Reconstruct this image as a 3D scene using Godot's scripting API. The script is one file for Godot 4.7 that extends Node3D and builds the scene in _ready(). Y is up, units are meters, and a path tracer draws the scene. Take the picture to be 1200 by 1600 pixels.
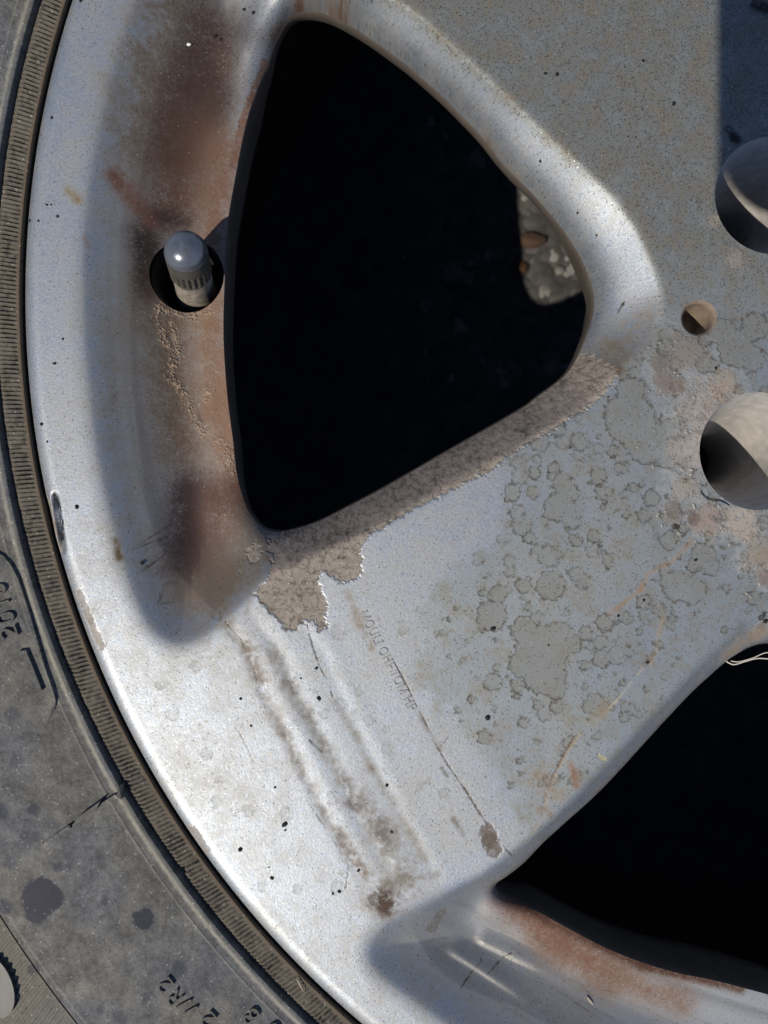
extends Node3D
# An old alloy wheel with its tyre, lying on asphalt in the sun, looked at from straight above.
# Plan measures are in units of 0.143 mm (U); heights h count from the spoke face, downwards negative.

const U := 0.000143
const DEEP := 1250.0                       # from the spoke face down to the ground
const EYE := 1400.0                        # from the spoke face up to the lens
const MID := Vector2(600, 800)             # under the lens
const HUB := Vector2(1536, 461)            # wheel axis
const LIP := 1500.0                        # radius of the rim lip
const AXIS := -2.1                         # angle of the first opening, degrees
const LUGS: Array[Vector2] = [Vector2(1185, 705), Vector2(1209, 305), Vector2(1597, 203), Vector2(1813, 542), Vector2(1557, 848)]
const PIN := Vector2(1092, 497)
const VALVE := Vector2(278, 412)

var opening_a := PackedVector2Array([
	Vector2(398, 79), Vector2(408, 58), Vector2(422, 16), Vector2(442, -17), Vector2(465, -29), Vector2(495, -27), Vector2(528, -14), Vector2(573, 13),
	Vector2(619, 46), Vector2(653, 73), Vector2(706, 121), Vector2(759, 176), Vector2(789, 214), Vector2(814, 242), Vector2(847, 274), Vector2(873, 304),
	Vector2(897, 334), Vector2(920, 369), Vector2(935, 400), Vector2(945, 430), Vector2(948, 453), Vector2(945, 479), Vector2(933, 514), Vector2(918, 548),
	Vector2(897, 577), Vector2(855, 609), Vector2(823, 632), Vector2(706, 699), Vector2(600, 760), Vector2(547, 788), Vector2(494, 815), Vector2(452, 829),
	Vector2(425, 833), Vector2(401, 827), Vector2(385, 811), Vector2(371, 789), Vector2(357, 742), Vector2(350, 683), Vector2(341, 614), Vector2(335, 535),
	Vector2(334, 482), Vector2(336, 418), Vector2(341, 323), Vector2(355, 238), Vector2(371, 158)])
var fold_a := PackedVector2Array([
	Vector2(630, 5), Vector2(665, 30), Vector2(725, 85), Vector2(790, 145), Vector2(850, 200), Vector2(910, 255), Vector2(960, 300), Vector2(995, 345),
	Vector2(1020, 395), Vector2(1036, 435), Vector2(1042, 470), Vector2(1036, 510), Vector2(1012, 548), Vector2(965, 580), Vector2(925, 630), Vector2(870, 665),
	Vector2(800, 705), Vector2(700, 763), Vector2(600, 818), Vector2(560, 840), Vector2(500, 866), Vector2(431, 899), Vector2(398, 926), Vector2(350, 968),
	Vector2(322, 990), Vector2(296, 1002), Vector2(268, 1003), Vector2(236, 980), Vector2(215, 940), Vector2(200, 900), Vector2(180, 830), Vector2(164, 765),
	Vector2(150, 690), Vector2(139, 600), Vector2(132, 500), Vector2(130, 400), Vector2(137, 300), Vector2(150, 220), Vector2(165, 150), Vector2(180, 90),
	Vector2(254, -113), Vector2(278, -152), Vector2(311, -172), Vector2(339, -169), Vector2(364, -155), Vector2(390, -131), Vector2(435, -86), Vector2(466, -57),
	Vector2(532, -19), Vector2(584, -14)])
var opening_b := PackedVector2Array([
	Vector2(1236, 1016), Vector2(1215, 1020), Vector2(1197, 1027), Vector2(1180, 1037), Vector2(1164, 1047), Vector2(1134, 1073), Vector2(1104, 1100), Vector2(1069, 1137),
	Vector2(1038, 1171), Vector2(961, 1255), Vector2(904, 1306), Vector2(865, 1342), Vector2(834, 1376), Vector2(803, 1401), Vector2(785, 1415), Vector2(787, 1428),
	Vector2(807, 1441), Vector2(834, 1454), Vector2(865, 1468), Vector2(913, 1494), Vector2(965, 1521), Vector2(1024, 1545), Vector2(1084, 1563), Vector2(1143, 1575),
	Vector2(1194, 1588), Vector2(1258, 1606), Vector2(1342, 1636), Vector2(1381, 1658), Vector2(1439, 1669), Vector2(1488, 1671), Vector2(1513, 1664), Vector2(1533, 1654),
	Vector2(1546, 1633), Vector2(1551, 1606), Vector2(1551, 1561), Vector2(1542, 1503), Vector2(1531, 1443), Vector2(1506, 1324), Vector2(1479, 1192), Vector2(1466, 1155),
	Vector2(1449, 1105), Vector2(1427, 1075), Vector2(1400, 1051), Vector2(1370, 1029), Vector2(1347, 1018), Vector2(1324, 1014), Vector2(1292, 1014), Vector2(1259, 1018)])
var fold_b := PackedVector2Array([
	Vector2(1168, 963), Vector2(1150, 983), Vector2(1125, 1005), Vector2(1100, 1028), Vector2(1055, 1077), Vector2(1000, 1135), Vector2(962, 1176), Vector2(925, 1214),
	Vector2(887, 1255), Vector2(850, 1289), Vector2(806, 1324), Vector2(762, 1358), Vector2(719, 1387), Vector2(675, 1410), Vector2(631, 1431), Vector2(603, 1448),
	Vector2(584, 1470), Vector2(579, 1497), Vector2(590, 1520), Vector2(617, 1542), Vector2(646, 1562), Vector2(681, 1587), Vector2(740, 1628), Vector2(800, 1664),
	Vector2(878, 1705), Vector2(951, 1742), Vector2(1044, 1779), Vector2(1139, 1808), Vector2(1237, 1833), Vector2(1325, 1850), Vector2(1401, 1860), Vector2(1468, 1865),
	Vector2(1541, 1867), Vector2(1583, 1865), Vector2(1628, 1858), Vector2(1660, 1834), Vector2(1667, 1807), Vector2(1664, 1779), Vector2(1652, 1746), Vector2(1627, 1687),
	Vector2(1611, 1647), Vector2(1601, 1571), Vector2(1595, 1506), Vector2(1586, 1462), Vector2(1565, 1349), Vector2(1541, 1236), Vector2(1524, 1157), Vector2(1508, 1094),
	Vector2(1473, 1041), Vector2(1457, 986), Vector2(1428, 952), Vector2(1392, 934), Vector2(1357, 928), Vector2(1314, 931), Vector2(1258, 940)])
var chip := PackedVector2Array([
	Vector2(966, 577), Vector2(957, 600), Vector2(925, 632), Vector2(870, 667), Vector2(800, 707), Vector2(765, 736), Vector2(700, 769), Vector2(640, 798),
	Vector2(600, 822), Vector2(575, 838), Vector2(563, 855), Vector2(565, 880), Vector2(567, 892), Vector2(560, 900), Vector2(538, 910), Vector2(520, 903),
	Vector2(510, 893), Vector2(500, 890), Vector2(497, 905), Vector2(500, 925), Vector2(514, 945), Vector2(505, 960), Vector2(512, 978), Vector2(503, 985),
	Vector2(497, 985), Vector2(490, 967), Vector2(475, 970), Vector2(460, 985), Vector2(447, 983), Vector2(437, 970), Vector2(415, 950), Vector2(398, 926),
	Vector2(418, 905), Vector2(422, 890), Vector2(421, 878), Vector2(424, 868), Vector2(408, 862), Vector2(414, 848), Vector2(406, 838), Vector2(402, 815),
	Vector2(600, 700), Vector2(900, 500), Vector2(950, 562)])
var flake := PackedVector2Array([Vector2(374, 860), Vector2(388, 853), Vector2(404, 855), Vector2(402, 872), Vector2(392, 884), Vector2(381, 881)])

var fold_a_grid: PackedFloat32Array
var open_a_grid: PackedFloat32Array
var fold_b_grid: PackedFloat32Array
var open_b_grid: PackedFloat32Array
var n_wide := FastNoiseLite.new()
var n_mid := FastNoiseLite.new()
var n_fine := FastNoiseLite.new()
var n_grain := FastNoiseLite.new()
var n_speck := FastNoiseLite.new()
var n_crack := FastNoiseLite.new()

# marks on the metal: capsules with a colour; and water blotches: circles
var marks: Array = []
var mark_cells := {}
var blots: Array = []
var blot_cells := {}
var job := {}
var rows_a: Array = []
var rows_b: Array = []
var rows_c: Array = []


func _ready() -> void:
	# camera, sky, sun
	var cam := Camera3D.new()
	cam.name = "camera"
	add_child(cam)
	cam.position = Vector3(0, (DEEP + EYE) * U, 0)
	cam.rotation_degrees = Vector3(-90, 0, 0)
	cam.fov = rad_to_deg(2.0 * atan(800.0 / EYE))
	cam.near = 0.01
	cam.far = 900.0
	cam.current = true
	var lens := CameraAttributesPhysical.new()               # a phone's lens: 3 mm wide
	lens.frustum_focal_length = 12.0 * EYE / 800.0
	lens.frustum_focus_distance = (EYE + 6.0) * U
	lens.frustum_near = 0.01
	lens.frustum_far = 900.0
	lens.exposure_aperture = lens.frustum_focal_length / 1.6
	cam.attributes = lens
	var sun := DirectionalLight3D.new()
	sun.name = "sun"
	add_child(sun)
	sun.basis = Basis.looking_at(-Vector3(-0.438, 0.785, 0.438), Vector3.UP)
	sun.light_energy = 1.5
	sun.light_color = Color(1.0, 0.955, 0.89)
	sun.light_angular_distance = 0.5
	sun.shadow_enabled = true
	var sky_mat := ProceduralSkyMaterial.new()
	sky_mat.sky_top_color = Color(0.36, 0.45, 0.61)
	sky_mat.sky_horizon_color = Color(0.66, 0.72, 0.80)
	sky_mat.sky_curve = 0.15
	sky_mat.ground_bottom_color = Color(0.2, 0.2, 0.2)
	sky_mat.ground_horizon_color = Color(0.5, 0.5, 0.5)
	sky_mat.sun_angle_max = 12.0
	var env := Environment.new()
	env.background_mode = Environment.BG_SKY
	env.sky = Sky.new()
	env.sky.sky_material = sky_mat
	env.background_energy_multiplier = 1.05
	env.tonemap_mode = Environment.TONE_MAPPER_LINEAR
	env.tonemap_exposure = 0.85
	env.sdfgi_enabled = true
	env.ssao_enabled = true
	env.ssil_enabled = true
	var we := WorldEnvironment.new()
	we.name = "world"
	we.environment = env
	add_child(we)

	noises()
	grids()
	list_marks()
	ground()
	wheel()
	small_things()
	phone()


# ---------------------------------------------------------------- helpers
func at(x: float, y: float, h: float) -> Vector2:          # where the sight line through a point of the picture meets height h
	return MID + (Vector2(x, y) - MID) * (EYE - h) / EYE


func w3(p: Vector2, h: float) -> Vector3:                  # plan point and height to the world
	return Vector3((p.x - MID.x) * U, (h + DEEP) * U, (p.y - MID.y) * U)


func l3(u: float, v: float, h: float) -> Vector3:          # to the wheel's own axes
	return Vector3((u - HUB.x) * U, (h + DEEP) * U, (v - HUB.y) * U)


func polar(r: float, deg: float) -> Vector2:               # angle from the left, downwards in the picture positive
	var a := deg_to_rad(deg)
	return HUB + Vector2(-cos(a), sin(a)) * r


func part(called: String, mesh: Mesh, mat: Material, parent: Node3D, label := "") -> MeshInstance3D:
	var o := MeshInstance3D.new()
	o.name = called
	o.mesh = mesh
	if mat:
		o.material_override = mat
	if label:
		o.set_meta("label", label)
	parent.add_child(o, true)
	return o


func thing(called: String, label: String, category: String, pos: Vector3, group := "") -> Node3D:
	var o := Node3D.new()
	o.name = called
	o.position = pos
	tag(o, label, category, group)
	add_child(o, true)
	return o


func tag(o: Node3D, label: String, category: String, group := "") -> void:
	o.set_meta("label", label)
	o.set_meta("category", category)
	if group:
		o.set_meta("group", group)


func noise_of(o: FastNoiseLite, seed_: int, period: float, octaves: int) -> void:
	o.seed = seed_
	o.noise_type = FastNoiseLite.TYPE_SIMPLEX_SMOOTH
	o.frequency = 1.0 / period
	o.fractal_type = FastNoiseLite.FRACTAL_FBM if octaves > 1 else FastNoiseLite.FRACTAL_NONE
	o.fractal_octaves = octaves


func noises() -> void:
	noise_of(n_wide, 3, 210.0, 2)
	noise_of(n_mid, 7, 52.0, 3)
	noise_of(n_fine, 11, 13.0, 2)
	noise_of(n_grain, 13, 4.6, 1)
	n_speck.seed = 5
	n_speck.noise_type = FastNoiseLite.TYPE_CELLULAR
	n_speck.frequency = 0.085
	n_speck.cellular_return_type = FastNoiseLite.RETURN_DISTANCE
	n_speck.fractal_type = FastNoiseLite.FRACTAL_NONE
	n_crack.seed = 21
	n_crack.noise_type = FastNoiseLite.TYPE_CELLULAR
	n_crack.frequency = 0.05
	n_crack.cellular_return_type = FastNoiseLite.RETURN_DISTANCE2_SUB
	n_crack.fractal_type = FastNoiseLite.FRACTAL_NONE


func smooth_loop(p: PackedVector2Array, n: int) -> PackedVector2Array:
	var out := PackedVector2Array()
	var m := p.size()
	for i in m:
		for k in n:
			out.append(p[i].cubic_interpolate(p[(i + 1) % m], p[(i - 1 + m) % m], p[(i + 2) % m], float(k) / n))
	return out


func together(f: Callable, n: int) -> void:
	WorkerThreadPool.wait_for_group_task_completion(WorkerThreadPool.add_group_task(f, n))


# ---------------------------------------------------------------- the shape of the face
const GA := Vector2(0, -420)
const GAX := 131
const GAY := 166
const GB := Vector2(420, 820)
const GBX := 136
const GBY := 121


func grids() -> void:
	for list in [opening_a, opening_b]:                     # traced at 85 deep; the outer ends lie higher
		for i in list.size():
			list[i] = MID + (list[i] - MID) * (1.0 - 19.0 * dish_share(list[i].distance_to(HUB), sector_turn(list[i].x, list[i].y)) / 1485.0)
	opening_a = smooth_loop(opening_a, 4)
	fold_a = smooth_loop(fold_a, 3)
	opening_b = smooth_loop(opening_b, 4)
	fold_b = smooth_loop(fold_b, 3)
	fold_a_grid = distances(fold_a, GA, GAX, GAY)
	open_a_grid = distances(opening_a, GA, GAX, GAY)
	fold_b_grid = distances(fold_b, GB, GBX, GBY)
	open_b_grid = distances(opening_b, GB, GBX, GBY)


func distances(poly: PackedVector2Array, o: Vector2, nx: int, ny: int) -> PackedFloat32Array:   # inside positive, every 10 units
	rows_a = []
	rows_a.resize(ny)
	var row := func(j: int) -> void:
		var out := PackedFloat32Array()
		out.resize(nx)
		var m := poly.size()
		for i in nx:
			var p := o + Vector2(i, j) * 10.0
			var best := 1e12
			var a := poly[m - 1]
			for b in poly:
				var e := b - a
				var q := p - a
				best = minf(best, (q - e * clampf(q.dot(e) / maxf(e.dot(e), 1e-6), 0.0, 1.0)).length_squared())
				a = b
			out[i] = sqrt(best) * (1.0 if Geometry2D.is_point_in_polygon(p, poly) else -1.0)
		rows_a[j] = out
	together(row, ny)
	var all := PackedFloat32Array()
	for r in rows_a:
		all.append_array(r)
	return all


func look(f: PackedFloat32Array, x: float, y: float, nx: int, ny: int) -> float:
	x = clampf(x * 0.1, 0.0, nx - 1.001)
	y = clampf(y * 0.1, 0.0, ny - 1.001)
	var i := int(x)
	var j := int(y)
	var k := j * nx + i
	x -= i
	y -= j
	return lerpf(lerpf(f[k], f[k + 1], x), lerpf(f[k + nx], f[k + nx + 1], x), y)


func zone(u: float, v: float) -> Vector2:                  # (how far inside the fold line, how far outside the opening)
	var k := roundi((rad_to_deg(atan2(v - HUB.y, HUB.x - u)) - AXIS) / 72.0)
	if k == 1:
		return Vector2(look(fold_b_grid, u - GB.x, v - GB.y, GBX, GBY), -look(open_b_grid, u - GB.x, v - GB.y, GBX, GBY))
	if k != 0:
		var q := (Vector2(u, v) - HUB).rotated(deg_to_rad(72.0 * k)) + HUB
		u = q.x
		v = q.y
	return Vector2(look(fold_a_grid, u - GA.x, v - GA.y, GAX, GAY), -look(open_a_grid, u - GA.x, v - GA.y, GAX, GAY))


func chipped(u: float, v: float) -> bool:
	if u < 360.0 or u > 980.0 or v < 540.0 or v > 1000.0:
		return false
	var p := Vector2(u + 5.0 * n_fine.get_noise_2d(u, v) + 3.0 * n_grain.get_noise_2d(u + 90.0, v), v + 5.0 * n_fine.get_noise_2d(v + 300.0, u) + 3.0 * n_grain.get_noise_2d(v, u + 50.0))
	return Geometry2D.is_point_in_polygon(p, chip) or Geometry2D.is_point_in_polygon(p, flake)


const SCUFFS: Array[Vector4] = [Vector4(696, 1502, 850, 1600), Vector4(745, 1496, 880, 1560)]
const CAST_V := [930.0, 975.0, 1022.0, 1085.0, 1150.0, 1270.0, 1340.0, 1420.0]
const CAST_U := [330.0, 352.0, 386.0, 412.0, 445.0, 505.0, 545.0, 590.0]


func across(v: float) -> float:                            # the first of the casting lines over the spoke
	for i in CAST_V.size() - 1:
		if v < CAST_V[i + 1]:
			return lerpf(CAST_U[i], CAST_U[i + 1], (v - CAST_V[i]) / (CAST_V[i + 1] - CAST_V[i]))
	return 600.0


func bell(x: float, w: float) -> float:
	return exp(-x * x / (w * w))


func sector_turn(u: float, v: float) -> float:             # degrees from the middle of the nearest opening
	return fposmod(rad_to_deg(atan2(v - HUB.y, HUB.x - u)) - AXIS + 36.0, 72.0) - 36.0


func dish_share(r: float, turn: float) -> float:           # 0 on the spoke bevels, 1 in the dished outer ends
	var s := smoothstep(8.0, 18.0, absf(turn))
	return smoothstep(lerpf(1000.0, 1180.0, s), lerpf(1120.0, 1300.0, s), r)


func height(u: float, v: float, z: Vector2) -> float:
	var r := Vector2(u - HUB.x, v - HUB.y).length()
	var h := 0.0
	if z.x > -30.0:
		var turn := sector_turn(u, v)
		var a := 0.5 * (z.x + sqrt(z.x * z.x + 64.0)) * smoothstep(-28.0, -4.0, z.x)
		var t := a / (a + minf(maxf(z.y, 0.0), lerpf(400.0, 145.0, dish_share(r, turn))) + 0.001)
		var steep := lerpf(0.34, 0.06, smoothstep(-2.0, 9.0, turn))
		var bevel := (1.0 - steep) * (t * t / 0.36 if t < 0.18 else t - 0.09) / 0.91 + steep * pow(t, 7.0)
		var dish := 1.0
		if t < 0.68:
			var s := t / 0.68
			dish = 0.4 * s * s * (3.0 - 2.0 * s) + 0.6 * sin(s * PI / 2.0)
		else:
			dish = 1.0 - 0.12 * smoothstep(0.68, 1.0, t)
		var k := dish_share(r, turn)
		h = -lerpf(85.0, 75.0, k) * lerpf(bevel, dish, k)
	if r > 1476.0:
		var e := minf((r - 1476.0) / 22.0, 1.3)
		h -= 8.0 * e * e
	if u < 840.0 and v > 930.0 and v < 1420.0 and z.x < 20.0:
		var s := u - across(v)
		var k := smoothstep(930.0, 1000.0, v) * smoothstep(1420.0, 1330.0, v)
		h += 0.55 * k * (-0.6 * bell(s, 9.0) + 0.7 * bell(s - 26.0, 14.0) - 0.7 * bell(s - 52.0, 11.0) + 0.6 * bell(s - 80.0, 18.0) - 0.45 * bell(s - 118.0, 11.0) + 0.35 * bell(s - 140.0, 14.0))
	if z.x > 20.0 and u > 560.0 and v > 1430.0:
		for q in SCUFFS:
			var e := Vector2(q.z - q.x, q.w - q.y)
			var p := Vector2(u - q.x, v - q.y)
			var d := e.cross(p) / e.length()
			var t := p.dot(e) / e.length_squared()
			if absf(d) < 22.0 and t > 0.0 and t < 1.0:
				h += 4.5 * smoothstep(10.0, 0.0, d) * smoothstep(-26.0, -1.0, d) * smoothstep(0.0, 0.15, t) * smoothstep(1.0, 0.5, t)
	if u < 110.0 and v > 755.0 and v < 885.0:
		var s := clampf((v - 770.0) / 90.0, 0.0, 1.0)
		var gouge := smoothstep(765.0, 785.0, v) * smoothstep(870.0, 835.0, v)
		h += gouge * (-14.0 * bell(u - (84.0 + 12.0 * s), 4.0) + 1.5 * bell(u - (76.0 + 12.0 * s), 4.0) - 3.0 * bell(u - (70.0 + 15.0 * s), 2.2))
	return h


func solid(u: float, v: float, z: Vector2) -> float:       # positive on metal, negative over a hole
	var p := Vector2(u, v)
	var g := minf(z.y, LIP - p.distance_to(HUB))
	for c in LUGS:
		g = minf(g, p.distance_to(c) - 92.0)
	g = minf(g, p.distance_to(PIN) - 28.5)
	g = minf(g, p.distance_to(VALVE) - 60.0)
	return minf(g, p.distance_to(Vector2(1472, 521)) - 205.0)


func face_mesh(x0: float, y0: float, nx: int, ny: int, cell: float, sink: float, skip: Rect2) -> Array:
	rows_a = []
	rows_a.resize(ny)
	rows_b = []
	rows_b.resize(ny)
	var row := func(j: int) -> void:
		var hs := PackedFloat32Array()
		var gs := PackedFloat32Array()
		hs.resize(nx)
		gs.resize(nx)
		var v := y0 + j * cell
		for i in nx:
			var u := x0 + i * cell
			if absf(u - HUB.x) > 1540.0 or absf(v - HUB.y) > 1540.0:
				gs[i] = -99.0
				continue
			var z := zone(u, v)
			gs[i] = solid(u, v, z)
			if gs[i] > -4.0 * cell:
				hs[i] = height(u, v, z) - sink - (0.8 if cell < 5.0 and chipped(u, v) else 0.0)
		rows_a[j] = hs
		rows_b[j] = gs
	together(row, ny)
	var h := PackedFloat32Array()
	var g := PackedFloat32Array()
	for j in ny:
		h.append_array(rows_a[j])
		g.append_array(rows_b[j])
	var state := PackedByteArray()                          # 1 on metal, 2 pulled to an edge
	state.resize(nx * ny)
	for j in range(1, ny - 1):
		for i in range(1, nx - 1):
			var k := j * nx + i
			if g[k] >= 0.0:
				state[k] = 1
			elif g[k] > -1.6 * cell and (g[k - 1] >= 0.0 or g[k + 1] >= 0.0 or g[k - nx] >= 0.0 or g[k + nx] >= 0.0 or g[k - nx - 1] >= 0.0 or g[k - nx + 1] >= 0.0 or g[k + nx - 1] >= 0.0 or g[k + nx + 1] >= 0.0):
				state[k] = 2
	var number := PackedInt32Array()
	number.resize(nx * ny)
	number.fill(-1)
	var index := PackedInt32Array()
	var vs := PackedVector3Array()
	var ns := PackedVector3Array()
	var uvs := PackedVector2Array()
	for j in range(1, ny - 2):
		for i in range(1, nx - 2):
			var k := j * nx + i
			var q := [k, k + 1, k + nx + 1, k + nx]
			if state[q[0]] != 1 and state[q[1]] != 1 and state[q[2]] != 1 and state[q[3]] != 1:
				continue
			if skip.has_area() and skip.has_point(Vector2(x0 + i * cell, y0 + j * cell)) and skip.has_point(Vector2(x0 + (i + 1) * cell, y0 + (j + 1) * cell)):
				continue
			for c in q:
				if state[c] and number[c] < 0:
					var ci: int = c % nx
					var cj: int = c / nx
					var u := x0 + ci * cell
					var v := y0 + cj * cell
					var hh := h[c]
					if state[c] == 2:
						var gx := (g[c + 1] - g[c - 1]) / (2.0 * cell)
						var gy := (g[c + nx] - g[c - nx]) / (2.0 * cell)
						var m := maxf(gx * gx + gy * gy, 0.2)
						u -= gx * g[c] / m
						v -= gy * g[c] / m
						hh = height(u, v, zone(u, v)) - sink
					number[c] = vs.size()
					vs.append(l3(u, v, hh))
					ns.append(Vector3(-(h[c + 1] - h[c - 1]), 2.0 * cell, -(h[c + nx] - h[c - nx])).normalized() if state[c] == 1 and g[c] > 2.0 * cell else Vector3.ZERO)
					uvs.append(Vector2((u - x0) / ((nx - 1) * cell), (v - y0) / ((ny - 1) * cell)))
			var n0 := number[q[0]]
			var n1 := number[q[1]]
			var n2 := number[q[2]]
			var n3 := number[q[3]]
			if n0 >= 0 and n1 >= 0 and n2 >= 0:
				index.append_array([n0, n1, n2])
			elif n0 >= 0 and n1 >= 0 and n3 >= 0:
				index.append_array([n0, n1, n3])
			if n0 >= 0 and n2 >= 0 and n3 >= 0:
				index.append_array([n0, n2, n3])
			elif n1 >= 0 and n2 >= 0 and n3 >= 0:
				index.append_array([n1, n2, n3])
	var sum := PackedVector3Array()
	sum.resize(vs.size())
	for k in range(0, index.size(), 3):                     # normals of the edge vertices from their faces
		var a := index[k]
		var b := index[k + 1]
		var c := index[k + 2]
		if ns[a] == Vector3.ZERO or ns[b] == Vector3.ZERO or ns[c] == Vector3.ZERO:
			var f := (vs[c] - vs[a]).cross(vs[b] - vs[a])
			sum[a] += f
			sum[b] += f
			sum[c] += f
	for k in vs.size():
		if ns[k] == Vector3.ZERO:
			ns[k] = sum[k].normalized() if sum[k].length_squared() > 0.0 else Vector3.UP
	var arr := []
	arr.resize(Mesh.ARRAY_MAX)
	arr[Mesh.ARRAY_VERTEX] = vs
	arr[Mesh.ARRAY_NORMAL] = ns
	arr[Mesh.ARRAY_TEX_UV] = uvs
	arr[Mesh.ARRAY_INDEX] = index
	return arr


# ---------------------------------------------------------------- wear and dirt on the paint
# kinds: 0 soft cloud broken up by noise, 1 hard-edged blob, 2 thin line, 3 raised crust
func mark(kind: int, pts: Array, w: float, c: Color, strength: float, h := 0.0) -> void:
	var grey := c.get_luminance()
	c = c.lerp(Color(grey, grey, grey), 0.10).darkened(0.10)
	var last := Vector2.INF
	for p in pts:
		var q := at(p.x, p.y, h)
		if last == Vector2.INF:
			last = q
			if pts.size() > 1:
				continue
		var reach := w * (2.2 if kind == 0 or kind == 5 else 1.6) + 8.0
		var box := Rect2(last, Vector2.ZERO).expand(q).grow(reach)
		for j in range(floori(box.position.y / 48.0), floori(box.end.y / 48.0) + 1):
			for i in range(floori(box.position.x / 48.0), floori(box.end.x / 48.0) + 1):
				var key := Vector2i(i, j)
				if not mark_cells.has(key):
					mark_cells[key] = []
				mark_cells[key].append(marks.size())
		marks.append([kind, last, q, w, c, strength])
		last = q


func blot(x: float, y: float, r: float, strength := 1.0, h := 0.0) -> void:
	var c := at(x, y, h)
	for j in range(floori((c.y - r - 14.0) / 48.0), floori((c.y + r + 14.0) / 48.0) + 1):
		for i in range(floori((c.x - r - 14.0) / 48.0), floori((c.x + r + 14.0) / 48.0) + 1):
			var key := Vector2i(i, j)
			if not blot_cells.has(key):
				blot_cells[key] = []
			blot_cells[key].append(Vector4(c.x, c.y, r, strength))


func v2(a: Array) -> Array:                                # flat coordinates to points
	var out := []
	for i in range(0, a.size(), 2):
		out.append(Vector2(a[i], a[i + 1]))
	return out


func hub_side(u: float, v: float) -> float:                # how matt and weathered the paint is: the hub end of the spoke
	var edge := 640.0
	if v < 560.0:
		return smoothstep(540.0, 580.0, u)
	elif v < 720.0:
		edge = 795.0
	elif v < 830.0:
		edge = 798.0
	elif v < 900.0:
		edge = lerpf(798.0, 690.0, (v - 830.0) / 70.0)
	elif v < 1040.0:
		edge = lerpf(690.0, 640.0, (v - 900.0) / 140.0)
	else:
		edge = lerpf(640.0, 860.0, (v - 1040.0) / 300.0)
	return smoothstep(-26.0, 26.0, u - edge + 34.0 * n_mid.get_noise_2d(u, v))


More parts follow.
